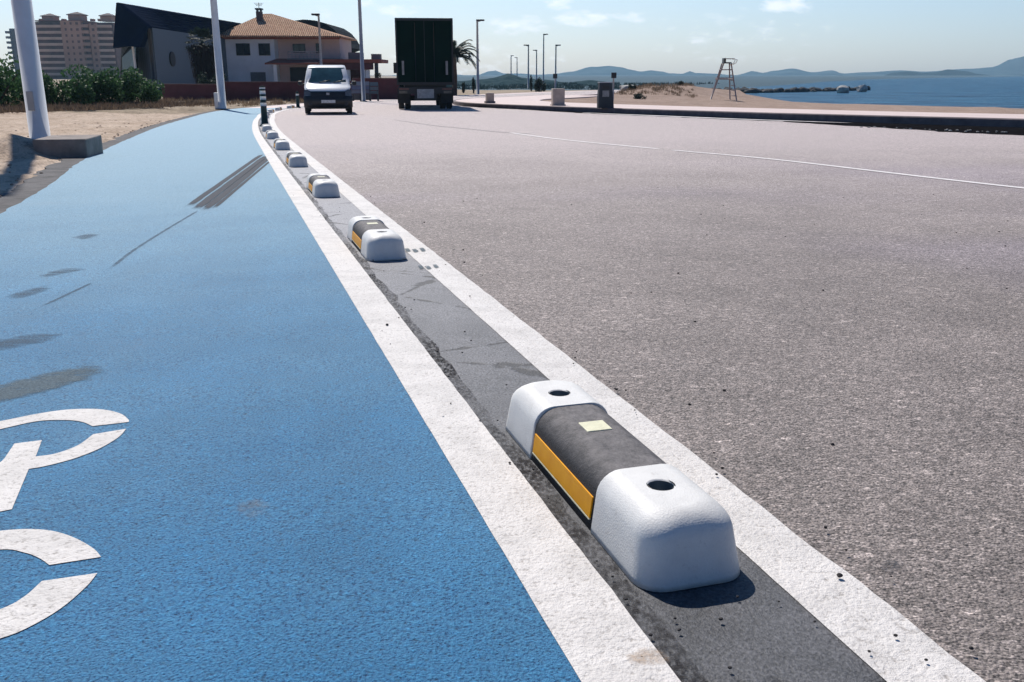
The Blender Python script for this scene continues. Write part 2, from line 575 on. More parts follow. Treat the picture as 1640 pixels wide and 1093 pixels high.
M_vanw = simple('van_white_paint', (0.80, 0.80, 0.80), 0.28, var=0.04)
M_glass = simple('window_glass', (0.016, 0.024, 0.03), 0.12, var=0.3, spec=0.6)
M_wind = simple('windscreen_glass', (0.03, 0.075, 0.085), 0.12, var=0.4, scale=2.5, spec=0.9)
M_truck = simple('dark_green_tarpaulin', (0.0025, 0.014, 0.011), 0.95, var=0.3, scale=1.0, spec=0.1)
M_wallw = simple('house_render_white', (0.78, 0.80, 0.84), 0.85, var=0.12, scale=0.7)
M_wallp = simple('house_render_pink', (0.70, 0.52, 0.48), 0.85, var=0.12, scale=0.7)
M_red = simple('maroon_wall_paint', (0.100, 0.028, 0.035), 0.85, var=0.35, scale=0.9)
M_redtrim = simple('terracotta_trim', (0.25, 0.075, 0.055), 0.8, var=0.2)


# ------------------------------------------------------------------ ground, road, path


def sheet(name, left, right, n, mat, dz, m=4, skirt=0.0, kind='structure', jitter=(0, 0), zfun=None):
    """surface strip between two functions of t in 0..1"""
    mb = MB(); rows = []
    zf = zfun or (lambda X, Y: zg(Y))
    for i in range(n + 1):
        t = i / n
        a, b = left(t), right(t)
        ja = (noise.noise(Vector((a.x * 9, a.y * 9, 3.1))) + 0.6 * noise.noise(Vector((a.x * 31, a.y * 31, 7.1)))) * jitter[0]
        jb = (noise.noise(Vector((b.x * 9, b.y * 9, 5.7))) + 0.6 * noise.noise(Vector((b.x * 31, b.y * 31, 9.3)))) * jitter[1]
        dr = (b - a).normalized() if (b - a).length > 1e-6 else Vector((1, 0))
        a = a + dr * ja; b = b + dr * jb
        row = []
        for k in range(m + 1):
            q = a.lerp(b, k / m)
            row.append((q.x, q.y, zf(q.x, q.y) + dz))
        if skirt:
            row = [(row[0][0], row[0][1], row[0][2] - skirt)] + row + [(row[-1][0], row[-1][1], row[-1][2] - skirt)]
        rows.append(row)
    w = len(rows[0])
    for r in rows: mb.v += r
    for i in range(n):
        for k in range(w - 1):
            mb.f.append((i * w + k, i * w + k + 1, (i + 1) * w + k + 1, (i + 1) * w + k)); mb.smooth.append(False)
    o = mb.build(name, mat)
    struct(o, kind)
    return o


def tpow(t): return t ** 1.8        # more rows near the viewer


TF = lambda C: (lambda t: C.L * tpow(t))
sS, sK, sL = TF(STRIP), TF(KERB), TF(LEFT)


def Ymatch(Ca, Cb):
    # pair two curves by fraction of arc length measured between matching stations
    st = [(-2, -12), (20, 20), (45, 45), (54, 54), (60, 60), (68, 64), (78, 71), (87, 79), (95.5, 86), (102, 91.5), (106.4, 95.4)]
    return [(Ca.s_at_Y(a) if a > -2 else 0, Cb.s_at_Y(b) if b > -12 else 0) for a, b in st]


def interp(tab, s):
    for (a0, b0), (a1, b1) in zip(tab, tab[1:]):
        if s <= a1: return b0 + (b1 - b0) * (s - a0) / max(1e-9, a1 - a0)
    return tab[-1][1]


TAB_SK = Ymatch(STRIP, KERB)
TAB_SL = [(STRIP.s_at_Y(a) if a > -2 else 0, LEFT.s_at_Y(a) if a > -2 else 0) for a in (-2, 10, 20, 30, 40, 45, 54, 60, 68, 78, 87, 95.5, 102)] + [(STRIP.L, LEFT.L)]

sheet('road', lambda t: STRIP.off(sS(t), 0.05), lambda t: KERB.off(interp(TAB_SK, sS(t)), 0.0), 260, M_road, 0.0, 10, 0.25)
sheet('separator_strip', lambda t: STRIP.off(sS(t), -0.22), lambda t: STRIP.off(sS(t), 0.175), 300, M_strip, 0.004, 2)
BEND = STRIP.s_at_Y(46.0)
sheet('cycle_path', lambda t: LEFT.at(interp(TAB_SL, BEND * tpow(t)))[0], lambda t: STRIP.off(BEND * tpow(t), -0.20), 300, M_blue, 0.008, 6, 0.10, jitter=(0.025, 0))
sheet('pavement', lambda t: LEFT.at(interp(TAB_SL, BEND + (STRIP.L - BEND) * t))[0], lambda t: STRIP.off(BEND + (STRIP.L - BEND) * t, -0.2), 60, M_prom, 0.006, 3, 0.1)
sheet('path_shoulder', lambda t: LEFT.off(interp(TAB_SL, sS(t)), -0.30), lambda t: LEFT.off(interp(TAB_SL, sS(t)), 0.06), 400, simple('shoulder_asphalt', (0.09, 0.085, 0.085), 0.9, var=0.6, scale=5, bump=0.8), 0.003, 2, 0.12, jitter=(0.07, 0))
lo = sheet('white_edge_line', lambda t: STRIP.off(sS(t), -0.318), lambda t: STRIP.off(sS(t), -0.163), 900, M_line, 0.0098, 1, 0.0, jitter=(0.0012, 0.0025))
lo2 = sheet('white_edge_line', lambda t: STRIP.off(sS(t), 0.158), lambda t: STRIP.off(sS(t), 0.312), 900, M_line, 0.0060, 1, 0.0, jitter=(0.002, 0.0045))


def rim_attr(o, vals, coords=None):
    a = o.data.attributes.new('rim', 'FLOAT', 'POINT'); a.data.foreach_set('value', vals)
    if coords:
        b = o.data.attributes.new('along', 'FLOAT_VECTOR', 'POINT'); b.data.foreach_set('vector', [v for c in coords for v in c])


m_ = Mat('open_joint_grit')
n_ = m_.noise(85, 4, 0.75)
m_.set(m_.mix(m_.ramp(n_, ((0.35, 0.0), (0.7, 1.0))), (0.022, 0.020, 0.020), (0.13, 0.12, 0.12)), 0.9, 0.0, 0.2)
m_.alpha(m_.math('MULTIPLY', m_.ramp(n_, ((0.42, 1.0), (0.56, 0.0))), m_.ramp(m_.noise(2.2, 4, 0.7), ((0.35, 0.25), (0.6, 1.0)))))
m_.bump(n_, 1.0, 0.012)
sheet('strip_joint', lambda t: STRIP.off(sS(t), -0.168), lambda t: STRIP.off(sS(t), -0.118), 500, m_.m, 0.0062, 1, jitter=(0.0, 0.02))


def strip_px(name, pts, w, mat, dz, kind='structure', n=60, ext=0.0):
    c = Curve([G(*p) for p in pts], 12)
    o = sheet(name, lambda t: c.off(c.L * t, -w / 2), lambda t: c.off(c.L * t, w / 2), n, mat, dz, 4, kind=kind)
    rim_attr(o, [(0.0, 1.0, 1.1, 1.0, 0.0)[k] * min(1, i / n * 10, (n - i) / n * 14) for i in range(n + 1) for k in range(5)],
             [((k / 4 - 0.5) * w, c.L * i / n, 0.0) for i in range(n + 1) for k in range(5)])
    return o


lane_c = Curve([(7.2, 4.2), (4.99, 9.07), (3.61, 12.9), (2.45, 15.09), (0.96, 18.16), (-0.29, 21.72), (-1.7, 24.9), (-3.2, 28.59)], 12)


def lane_dash(s0, s1, w=0.105):
    return sheet('lane_line', lambda t: lane_c.off(s0 + (s1 - s0) * t, -w / 2), lambda t: lane_c.off(s0 + (s1 - s0) * t, w / 2), 60, M_lane, 0.005, 1, jitter=(0.004, 0.004))


sA = lane_c.s_at_Y(14.9)
lane_dash(0.2, sA)
lane_dash(sA + 0.4, lane_c.s_at_Y(21.0))
M_seam = simple('tar_seam', (0.20, 0.165, 0.16), 0.5, var=0.5, scale=6)
strip_px('tar_seam', [(630, 192), (690, 201), (740, 206), (800, 212), (850, 215)], 0.06, M_seam, 0.004)

# stains and tyre marks on the blue coating


def mat_stain(name, col, amount, stretch=(1, 1, 1), scale=6, attr=None, rimw=0.55):
    m = Mat(name)
    ra = m.N.new('ShaderNodeAttribute'); ra.attribute_name = 'rim'
    vec = None
    if attr:
        va = m.N.new('ShaderNodeAttribute'); va.attribute_name = 'along'
        mp = m.N.new('ShaderNodeMapping'); mp.inputs['Scale'].default_value = stretch; m.L.new(va.outputs['Vector'], mp.inputs['Vector']); vec = mp.outputs[0]
    else:
        vec = m.mapping(stretch, (0, 0, 0.12))
    n = m.noise(scale, 5, 0.7, vec)
    fine = m.noise(130, 3, 0.6)
    m.set(m.mix(1.0, col, m.ramp(fine, ((0.3, 0.5), (0.7, 1.5))), 'MULTIPLY'), 0.75, 0.0, 0.3)
    f = m.math('ADD', m.math('ADD', m.math('MULTIPLY', n, 0.75), m.math('MULTIPLY', fine, 0.35)), m.math('MULTIPLY', ra.outputs['Fac'], rimw))
    m.alpha(m.math('MULTIPLY', m.ramp(f, ((0.60, 0.0), (0.92, 1.0))), amount))
    m.bump(fine, 0.6, 0.008)
    return m.m


M_skid = mat_stain('tyre_mark_rubber', (0.018, 0.025, 0.042), 0.95, (25, 0.8, 1), 1.0, True)
M_stain = mat_stain('worn_coating', (0.085, 0.125, 0.150), 0.75, (1.5, 4.5, 1), 6, None, 0.42)
M_thin = mat_stain('thin_scuff', (0.05, 0.085, 0.125), 0.6, (1.0, 7.0, 1), 5, None, 0.28)
M_thinl = mat_stain('thin_scuff_line', (0.05, 0.085, 0.125), 0.5, (1, 3.0, 1), 3.0, True, 0.36)
# double tyre skid: four dark streaks
for (x0, y0, x1, y1, w) in ((420, 248, 301, 333, 0.075), (427, 250, 312, 338, 0.095), (431, 253, 327, 339, 0.095), (434, 258, 341, 337, 0.045)):
    strip_px('skid_mark', [(x0, y0), ((x0 * 2 + x1) / 3, (y0 * 2 + y1) / 3), ((x0 + 2 * x1) / 3, (y0 + 2 * y1) / 3), (x1, y1)], w, M_skid, 0.0095)
strip_px('scuff_line', [(320, 338), (270, 368), (215, 403), (176, 434)], 0.030, M_thinl, 0.0095)
strip_px('scuff_line', [(150, 455), (110, 474), (70, 493)], 0.026, M_thinl, 0.0095)


def blob_px(name, pts, mat, dz):
    c = catmull([G(*p) for p in pts + pts[:1]], 6)[:-1]
    mid = sum(c, Vector((0, 0))) / len(c); n = len(c)
    mb = MB(); vals = []
    for r_, a in ((1.12, 0.0), (0.8, 0.7), (0.4, 1.0), (0.02, 1.0)):
        for q in c:
            p = mid + (q - mid) * r_; mb.v.append((p.x, p.y, zg(p.y) + dz)); vals.append(a)
    for r_ in range(3):
        for k in range(n):
            mb.f.append((r_ * n + k, r_ * n + (k + 1) % n, (r_ + 1) * n + (k + 1) % n, (r_ + 1) * n + k)); mb.smooth.append(False)
    o = mb.build(name, mat); rim_attr(o, vals)
    return struct(o)


blob_px('surface_stain', [(-200, 668), (-60, 636), (40, 610), (110, 594), (152, 591), (160, 599), (150, 608), (110, 622), (40, 640), (-60, 665), (-200, 700)], M_stain, 0.0095)
blob_px('surface_stain', [(0, 548), (40, 540), (80, 538), (98, 540), (84, 549), (45, 558), (0, 566), (-40, 570), (-40, 556)], M_thin, 0.0095)
blob_px('surface_stain', [(8, 478), (40, 468), (72, 461), (80, 466), (60, 474), (30, 481)], M_thin, 0.0095)
blob_px('surface_stain', [(58, 446), (85, 437), (115, 432), (140, 434), (105, 441), (75, 447)], M_thin, 0.0095)
blob_px('surface_stain', [(115, 383), (140, 377), (158, 379), (135, 386)], M_thin, 0.0095)
blob_px('surface_stain', [(375, 825), (385, 812), (410, 806), (432, 812), (425, 826), (400, 838)], mat_stain('sandy_smear', (0.22, 0.24, 0.26), 0.35, (1, 1, 1), 16, None, 0.28), 0.0095)

for px, py in ((652, 403), (664, 404), (676, 402.5), (673, 430), (685, 431), (697, 429)):
    blob_px('line_scrape', [(px - 5, py - 2.5), (px + 2, py - 3), (px + 6, py + 1.5), (px, py + 3)], M_stain, 0.0085)

blob_px('sand_smear', [(1005, 1058), (1030, 1046), (1062, 1052), (1078, 1068), (1040, 1076), (1012, 1072)], mat_stain('sand_on_paint', (0.42, 0.30, 0.20), 0.5, (1, 1, 1), 24, None, 0.26), 0.0108)
blob_px('surface_stain', [(1405, 908), (1425, 898), (1448, 905), (1440, 918), (1415, 920)], mat_stain('oil_spot', (0.06, 0.065, 0.075), 0.55, (1, 1, 1), 30, None, 0.26), 0.004)

# bicycle emblem painted on the path: two wheels with stencil gaps, fork and frame stub
M_sym = mat_white('emblem_paint', 0.8)


def flat_px(pts_list, name):
    mb = MB()
    for pts in pts_list:
        # points marked with a third value are sharp corners, the rest is a smooth curve
        ci = [i for i, p in enumerate(pts) if len(p) > 2] or [0]
        ring = []
        for a, b in zip(ci, ci[1:] + [ci[0] + len(pts)]):
            seg = [G(*pts[k % len(pts)][:2]) for k in range(a, b + 1)]
            ring += [(q.x, q.y) for q in (catmull(seg, 5)[:-1] if len(seg) > 2 else [Vector(seg[0])])]
        mb.poly([(x, y, zg(y) + 0.0098) for x, y in ring])
    o = mb.build(name, M_sym)
    bm = bmesh.new(); bm.from_mesh(o.data)
    bmesh.ops.triangulate(bm, faces=bm.faces)
    for f in bm.faces:
        if f.normal.z < 0: f.normal_flip()
    bm.to_mesh(o.data); bm.free()
    return struct(o)


flat_px([
    [(-260, 800, 1), (-200, 740), (-110, 700), (0, 680), (60, 668), (110, 661), (160, 660.5), (192, 667), (206, 677), (207, 681, 1), (149, 688, 1), (132, 681), (105, 678), (60, 680), (0, 693), (-100, 716), (-170, 750), (-215, 800, 1)],
    [(203, 692, 1), (190, 706), (160, 724), (120, 740), (75, 752), (47, 757, 1), (20, 822, 1), (0, 826), (-60, 838, 1), (-60, 790, 1), (-20, 756), (0, 747), (8, 740, 1), (24, 716, 1), (68, 710.5, 1), (58, 737, 1), (90, 732), (125, 719), (150, 701, 1)],
    [(-300, 1010, 1), (-240, 930), (-130, 872), (0, 857), (45, 854), (85, 857), (120, 868), (150, 885), (163, 899, 1), (80, 912, 1), (64, 901), (40, 892), (0, 887), (-110, 902), (-190, 945), (-235, 1010, 1)],
    [(157, 925, 1), (140, 946), (100, 981), (50, 1011), (0, 1031), (-120, 1062), (-200, 1080), (-260, 1062, 1), (-190, 1034), (-100, 1015), (0, 984), (40, 963), (68, 938, 1)],
], 'bicycle_marking')

# --- stained gutter with painted kerb shade, kerb and promenade
sheet('gutter', lambda t: KERB.off(KERB.s_at_Y(-5 + 55 * t), -(0.28 + 0.95 * max(0, min(1, (43 - (-5 + 55 * t)) / 6.0)) + 2.7 * max(0, min(1, (29.5 - (-5 + 55 * t)) / 6.0)))), lambda t: KERB.off(KERB.s_at_Y(-5 + 55 * t), 0.02), 160, M_gutter, 0.004, 2, jitter=(0.25, 0))
sheet('kerbside_line', lambda t: KERB.off(KERB.s_at_Y(27.6 + 11.5 * t), -(0.62 + 0.42 * math.sin(PI * t) ** 0.5)), lambda t: KERB.off(KERB.s_at_Y(27.6 + 11.5 * t), -0.60), 90, M_lane, 0.0085, 1, jitter=(0.06, 0.03))
gs = MB(); rg_ = random.Random(5)
GRAVEL = [(rg_.uniform(17, 26), rg_.gauss(0, 0.22), rg_.uniform(0.010, 0.026)) for _ in range(70)]


PROM_END = KERB.s_at_Y(70.0)


def zprom(X, Y): return zg(Y) + prom_h(Y)


sheet('promenade', lambda t: KERB.off(PROM_END * t, 0.18), lambda t: KERB.off(PROM_END * t, 5.0), 160, M_prom, 0.0, 3, 0.3, zfun=zprom)
kb = MB(); rows = []
for i in range(261):
    s = PROM_END * i / 260
    a, b = KERB.off(s, 0.0), KERB.off(s, 0.17)
    za, zb = zg(a.y), zprom(0, b.y)
    rows.append([(a.x, a.y, za - 0.1), (a.x, a.y, zb - 0.025), (a.x + (b.x - a.x) * 0.12, a.y + (b.y - a.y) * 0.12, zb + 0.004), (b.x, b.y, zb + 0.004), (b.x, b.y, za - 0.1)])
kb.loft(rows, False, False, False, False)
struct(recalc(kb.build('kerb', M_kerb)))

# --- terrain: one fan shaped sheet to the far shore


def build_terrain():
    Ys = [-30, -20, -12, -6] + [i * 2.0 for i in range(-1, 56)]
    y = 112.0
    while y < 4300: Ys.append(y); y *= 1.09
    NU = 120
    mb = MB()
    for Y in Ys:
        for k in range(NU + 1):
            u = -1.0 + 2.0 * k / NU
            X = (u * abs(u) ** 0.35) * (max(Y, 0) * 0.95 + 70)
            d, _ = STRIP.signed(X, Y)
            z = ground_z(X, Y)
            kd, _ = KERB.signed(X, Y)
            ld, _ = LEFT.signed(X, Y)
            if kd < 3.0 and ld > -3.5: z = min(z, zg(Y) - 0.2)
            elif ld < 0: z += 0.10 * noise.noise(Vector((X * 0.2, Y * 0.2, 0))) - 0.06
            elif kd > 1 and Y < 104 and SHORE.signed(X, Y)[0] < 0:
                dune = 0.52 * math.exp(-((X - 11.2) / 2.6) ** 2 - ((Y - 77) / 4.5) ** 2) + 0.66 * math.exp(-((X - 15.0) / 3.4) ** 2 - ((Y - 81) / 5.0) ** 2) + 0.5 * math.exp(-((X - 19) / 3.5) ** 2 - ((Y - 86) / 5.0) ** 2)
                z += dune * min(1, (kd - 1) / 3) if Y > 66 else 0
                if kd > 6: z += 0.16 * noise.noise(Vector((X * 0.25, Y * 0.25, 2))) + 0.1 * noise.noise(Vector((X * .7, Y * .7, 4)))
            mb.v.append((X, Y, z))
    for i in range(len(Ys) - 1):
        for k in range(NU):
            a = i * (NU + 1) + k
            mb.f.append((a, a + 1, a + NU + 2, a + NU + 1)); mb.smooth.append(True)
    o = mb.build('terrain', M_beach)
    o.data.materials.append(M_land); o.data.materials.append(M_far)
    for p in o.data.polygons:
        c = p.center
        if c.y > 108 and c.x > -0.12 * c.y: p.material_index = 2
        elif LEFT.signed(c.x, c.y)[0] < 0: p.material_index = 1
    return struct(o)


build_terrain()
TERRAIN = bpy.data.objects['terrain']


def dune_z(X, Y):                          # height of the finished terrain mesh
    ok, hit, _, _ = TERRAIN.ray_cast(Vector((X, Y, 50)), Vector((0, 0, -1)))
    return hit.z if ok else ground_z(X, Y)


# --- fine sandy verge left of the path


def build_verge():
    mb = MB(); rows = 170; cols = 70
    for i in range(rows + 1):
        s = LEFT.L * 0.32 * (i / rows) ** 1.25 + 1.5
        q, t = LEFT.at(s)
        for k in range(cols + 1):
            e = (k / cols) ** 2.0 * 26.0
            p = Vector((q.x - t.y * (e + 0.12), q.y + t.x * (e + 0.12)))
            z = zg(p.y) - 0.028 + min(1, e / 0.5) * 0.035
            z += min(1, e / 0.4 + .3) * (0.055 * noise.noise(Vector((p.x * 1.1, p.y * 1.1, 0))) + 0.04 * noise.noise(Vector((p.x * 3.7, p.y * 3.7, 4))) + 0.018 * noise.noise(Vector((p.x * 11, p.y * 11, 8))))
            z += min(0.35, max(0, e - 2) * 0.02)
            z += 0.30 * math.exp(-((p.x + 7.05) / 0.42) ** 2 - ((p.y - 13.3) / 0.55) ** 2)
            mb.v.append((p.x, p.y, z))
    w = cols + 1
    for i in range(rows):
        for k in range(cols):
            mb.f.append((i * w + k, (i + 1) * w + k, (i + 1) * w + k + 1, i * w + k + 1)); mb.smooth.append(True)
    return struct(recalc(mb.build('sandy_verge', M_sand)))


build_verge()

# --- water
wb = MB(); wb.quad((-60, -200, SEA_Z), (5200, -200, SEA_Z), (5200, 4600, SEA_Z), (-60, 4600, SEA_Z))
struct(wb.build('water', M_water))

# --- hills beyond the lagoon


def ridge(name, prof, Y, mat, depth, zbase, seed, rough):
    pts = []
    for (x0, y0), (x1, y1) in zip(prof, prof[1:]):
        n = max(2, int(abs(x1 - x0) / 5))
        for k in range(n):
            t = k / n; pts.append((x0 + (x1 - x0) * t, y0 + (y1 - y0) * (t * t * (3 - 2 * t))))
    pts.append(prof[-1])
    mb = MB(); R = 14
    for x, y in pts:
        X, _, Z = P(x, y, Y)
        for r in range(R + 1):
            t = r / R                                     # 0 foot in front, .6 crest, 1 behind
            if t <= 0.65: k = math.sin(t / 0.65 * PI / 2) ** 1.15
            else: k = max(0, 1 - (t - 0.65) / 0.35 * 1.1)
            yy = Y + (t - 0.65) * depth
            n = noise.fractal(Vector((X / rough, yy / rough * 0.9, seed)), 0.8, 2.1, 5)
            zz = zbase + (Z - zbase) * k + n * (Z - zbase) * 0.34 * math.sin(min(1, t / 0.65) * PI)
            mb.v.append((X * (yy / Y if abs(X) < 1e9 else 1), yy, zz))
    w = R + 1
    for i in range(len(pts) - 1):
        for r in range(R):
            mb.f.append((i * w + r, (i + 1) * w + r, (i + 1) * w + r + 1, i * w + r + 1)); mb.smooth.append(True)
    return struct(recalc(mb.build(name, mat)))


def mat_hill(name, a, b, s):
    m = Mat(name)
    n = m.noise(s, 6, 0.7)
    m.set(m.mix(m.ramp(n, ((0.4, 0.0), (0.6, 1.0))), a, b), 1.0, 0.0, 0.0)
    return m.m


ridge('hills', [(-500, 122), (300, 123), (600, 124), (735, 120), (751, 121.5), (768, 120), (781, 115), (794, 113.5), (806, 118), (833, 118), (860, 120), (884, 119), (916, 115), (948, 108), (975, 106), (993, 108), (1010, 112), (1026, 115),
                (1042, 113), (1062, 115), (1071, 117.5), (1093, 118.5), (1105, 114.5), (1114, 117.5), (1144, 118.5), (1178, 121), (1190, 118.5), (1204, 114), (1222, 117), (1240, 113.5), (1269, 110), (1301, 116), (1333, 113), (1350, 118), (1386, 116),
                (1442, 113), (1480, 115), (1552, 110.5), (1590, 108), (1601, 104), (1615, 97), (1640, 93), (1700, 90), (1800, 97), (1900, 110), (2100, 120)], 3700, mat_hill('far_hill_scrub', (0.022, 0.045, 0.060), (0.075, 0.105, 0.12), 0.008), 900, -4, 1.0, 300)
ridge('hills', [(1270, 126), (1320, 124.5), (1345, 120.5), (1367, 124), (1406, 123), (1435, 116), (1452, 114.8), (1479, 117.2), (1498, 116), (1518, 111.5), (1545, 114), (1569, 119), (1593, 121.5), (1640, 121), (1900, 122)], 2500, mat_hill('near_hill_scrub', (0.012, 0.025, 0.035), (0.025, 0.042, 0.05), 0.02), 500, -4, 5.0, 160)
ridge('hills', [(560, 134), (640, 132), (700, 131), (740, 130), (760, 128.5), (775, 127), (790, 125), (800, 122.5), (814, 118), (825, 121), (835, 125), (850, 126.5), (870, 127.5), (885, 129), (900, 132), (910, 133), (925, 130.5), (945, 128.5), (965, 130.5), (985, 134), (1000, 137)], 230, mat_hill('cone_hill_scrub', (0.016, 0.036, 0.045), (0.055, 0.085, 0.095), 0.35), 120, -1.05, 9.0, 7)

# ------------------------------------------------------------------ lane dividers
m_ = Mat('divider_white_rubber')
n2 = m_.noise(260, 3, 0.6); n3 = m_.noise(14, 4, 0.7)
dirt = m_.ramp(m_.noise(30, 6, 0.8), ((0.58, 0.0), (0.72, 0.6)))
m_.set(m_.mix(dirt, m_.mix(m_.ramp(n3, ((0.35, 0.0), (0.7, 1.0))), (0.76, 0.745, 0.715), (0.66, 0.645, 0.62)), (0.42, 0.39, 0.36)), 0.5, 0.0, 0.4)
m_.bump(n2, 0.35, 0.003)
M_cap = m_.m
m_ = Mat('divider_black_rubber')
nd = m_.noise(26, 6, 0.8)
geo = m_.N.new('ShaderNodeNewGeometry'); sg = m_.N.new('ShaderNodeSeparateXYZ'); m_.L.new(geo.outputs['Normal'], sg.inputs[0])
dust = m_.math('MULTIPLY', m_.ramp(sg.outputs[2], ((0.3, 0.0), (1.0, 1.0))), m_.ramp(nd, ((0.38, 0.30), (0.64, 1.0))))   # settled dust on upward faces
m_.set(m_.mix(dust, (0.020, 0.020, 0.022), (0.195, 0.180, 0.180)), 0.75, 0.0, 0.4)
m_.bump(m_.noise(120, 4, 0.7), 0.5, 0.005)
M_mid = m_.m
m_ = Mat('reflector_amber')
m_.set(m_.mix(m_.ramp(m_.noise(20, 3), ((0.3, 0.0), (0.7, 1.0))), (0.74, 0.30, 0.004), (0.84, 0.38, 0.006)), 0.5, 0.0, 0.25)
M_amber = m_.m
M_pale = simple('reflector_pale', (0.72, 0.69, 0.48), 0.45, var=0.12, scale=60, bump=0.2, bscale=150)
M_hole = simple('bolt_socket_dark', (0.13, 0.16, 0.18), 0.5, 0.3)

DW, DL, DH = 0.115, 0.49, 0.138           # half width, half length, height
RT, SLOPE, ESLOPE = 0.046, 0.13, 0.20


def inset_at(z, slope, rt=RT, h=DH):
    d = slope * z
    if z > h - rt:
        q = z - (h - rt); d += rt - math.sqrt(max(0, rt * rt - q * q))
    return d


def outline(x0, x1, hw, r0, r1, n=8):
    """plan outline, counter-clockwise, corners rounded by r0 at x0 and r1 at x1; always same number of points"""
    out = []
    for cx, cy, r, a0 in ((x1 - r1, hw - r1, r1, 0), (x0 + r0, hw - r0, r0, PI / 2), (x0 + r0, -hw + r0, r0, PI), (x1 - r1, -hw + r1, r1, 1.5 * PI)):
        for k in range(n + 1):
            a = a0 + PI / 2 * k / n
            out.append((cx + r * math.cos(a), cy + r * math.sin(a)))
    full = []                                 # extra points along the straight sides
    for i, p in enumerate(out):
        full.append(p)
        if i % (n + 1) == n:
            q = out[(i + 1) % len(out)]
            for k in range(1, 9): full.append((p[0] + (q[0] - p[0]) * k / 9, p[1] + (q[1] - p[1]) * k / 9))
    return full


def layers(rt=RT, h=DH):
    zs = [0.0, 0.012, 0.04, 0.07]
    for k in range(7): zs.append(h - rt + rt * math.sin(PI / 2 * k / 6))
    return zs


def make_divider():
    root = thing('lane_divider', '-', 'lane divider', group='lane dividers along the grey strip')
    for end in (1, -1):
        xin = 0.213
        rings = []
        for z in layers():
            dE, dS = inset_at(z, ESLOPE), inset_at(z, SLOPE)
            o = outline(xin, DL - dE, DW - dS, 0.004, min(0.058, (DW - dS) * 0.88))
            rings.append([(x * end, y * end, z) for x, y in o])
        # top: from the last outline in to the bolt hole
        hx, hr = 0.313, 0.027
        top = rings[-1]; zt = DH
        def ring_hole(r, z):
            o = []
            for (x, y, _) in top:
                a = math.atan2(y * end, x * end - hx); o.append(((hx + r * math.cos(a)) * end, r * math.sin(a) * end, z))
            return o
        mb = MB(); mb.loft(rings, True, False, True)
        mid = [((x + hx * end) / 2, y / 2, zt) for x, y, _ in top]
        mb.loft([top, mid, ring_hole(hr + 0.003, zt)], False, False, False)      # flat top round the bolt hole
        mb.loft([ring_hole(hr + 0.003, zt), ring_hole(hr, zt - 0.003)], False, False, True)
        cap = recalc(mb.build('end_cap', M_cap, root))
        hb = MB(); hb.loft([ring_hole(hr, zt - 0.003), ring_hole(hr * 0.94, zt - 0.05)], False, True, True)
        hb.tube([(hx * end, 0, zt - 0.049), (hx * end, 0, zt - 0.036)], 0.012, 6, sm=False)
        hb.build('bolt_hole', M_hole, cap)
    rings = []
    for z in layers(rt=0.055, h=DH - 0.003):
        dS = inset_at(z, SLOPE, 0.055, DH - 0.003) + 0.003
        rings.append([(x, y, z) for x, y in outline(-0.2115, 0.2115, DW - dS, 0.002, 0.002)])
    mid = recalc(MB().loft(rings, True, True, True).build('centre_block', M_mid, root))
    # side reflectors, tilted with the side slope
    for s in (1, -1):
        def side(x, z, out): return (x, s * (DW - 0.003 - SLOPE * z + out), z)
        for name, z0, z1, mat, o1 in (('side_reflector', 0.026, 0.074, M_amber, 0.0035),):
            mb = MB()
            ring = lambda o_: [side(-0.200, z0, o_), side(0.200, z0, o_), side(0.200, z1, o_), side(-0.200, z1, o_)]
            mb.loft([ring(-0.004), ring(o1)], False, True, False)
            recalc(mb.build(name, mat, root))
        mb = MB(); ring = lambda o_: [side(-0.200, 0.0215, o_), side(0.200, 0.0215, o_), side(0.200, 0.0245, o_), side(-0.200, 0.0245, o_)]
        mb.loft([ring(-0.003), ring(0.004)], False, True, False)
        recalc(mb.build('reflector_trim', M_pale, root))
    mb = MB(); mb.box(0.02, 0.085, -0.032, 0.032, DH - 0.008, DH - 0.0005)
    bevel(mb.build('top_reflector', M_pale, root), 0.002)
    return root


div0 = make_divider()
ORD = ['nearest and largest lane divider, with yellow side reflector and two bolt holes, in the foreground',
       'second lane divider from the camera, beside small scrapes in the right white line',
       'third lane divider from the camera, white blocky end behind the second one',
       'fourth lane divider from the camera, level with the top of the tyre skid',
       'fifth lane divider from the camera, between fourth and sixth along the grey strip',
       'sixth lane divider from the camera, small white and dark block on the strip',
       'seventh lane divider from the camera, last one before the striped flexible post',
       'small lane divider at the foot of the striped flexible post',
       'first lane divider just beyond the near striped post',
       'second small lane divider beyond the near striped post',
       'third small lane divider beyond the near striped post where the strip bends',
       'fourth tiny lane divider beyond the near striped post in the bend',
       'fifth tiny lane divider beyond the near striped post in the bend',
       'farthest tiny lane divider in the bend, before the far striped post']
s0 = STRIP.s_at_Y(2.045)
for i, lab in enumerate(ORD):
    s = s0 + 3.47 * i
    if i == 1: s = STRIP.s_at_Y(5.56)
    q, t = STRIP.at(s)
    q = STRIP.off(s, 0.004)
    z = zg(q.y) + 0.006
    rz = math.atan2(-t.y, -t.x) + PI
    o = div0 if i == 0 else dup(div0, (0, 0, 0), 0, lab)
    o.location = (q.x, q.y, z); o.rotation_euler = (0.0, math.atan((zg(q.y) - zg(q.y + 0.8)) / 0.8), rz)
    o['label'] = lab

# ------------------------------------------------------------------ striped flexible posts
M_band = simple('reflective_band', (0.72, 0.72, 0.70), 0.35, var=0.1)
M_pgreen = simple('post_dark_green', (0.008, 0.028, 0.024), 0.45, var=0.2)


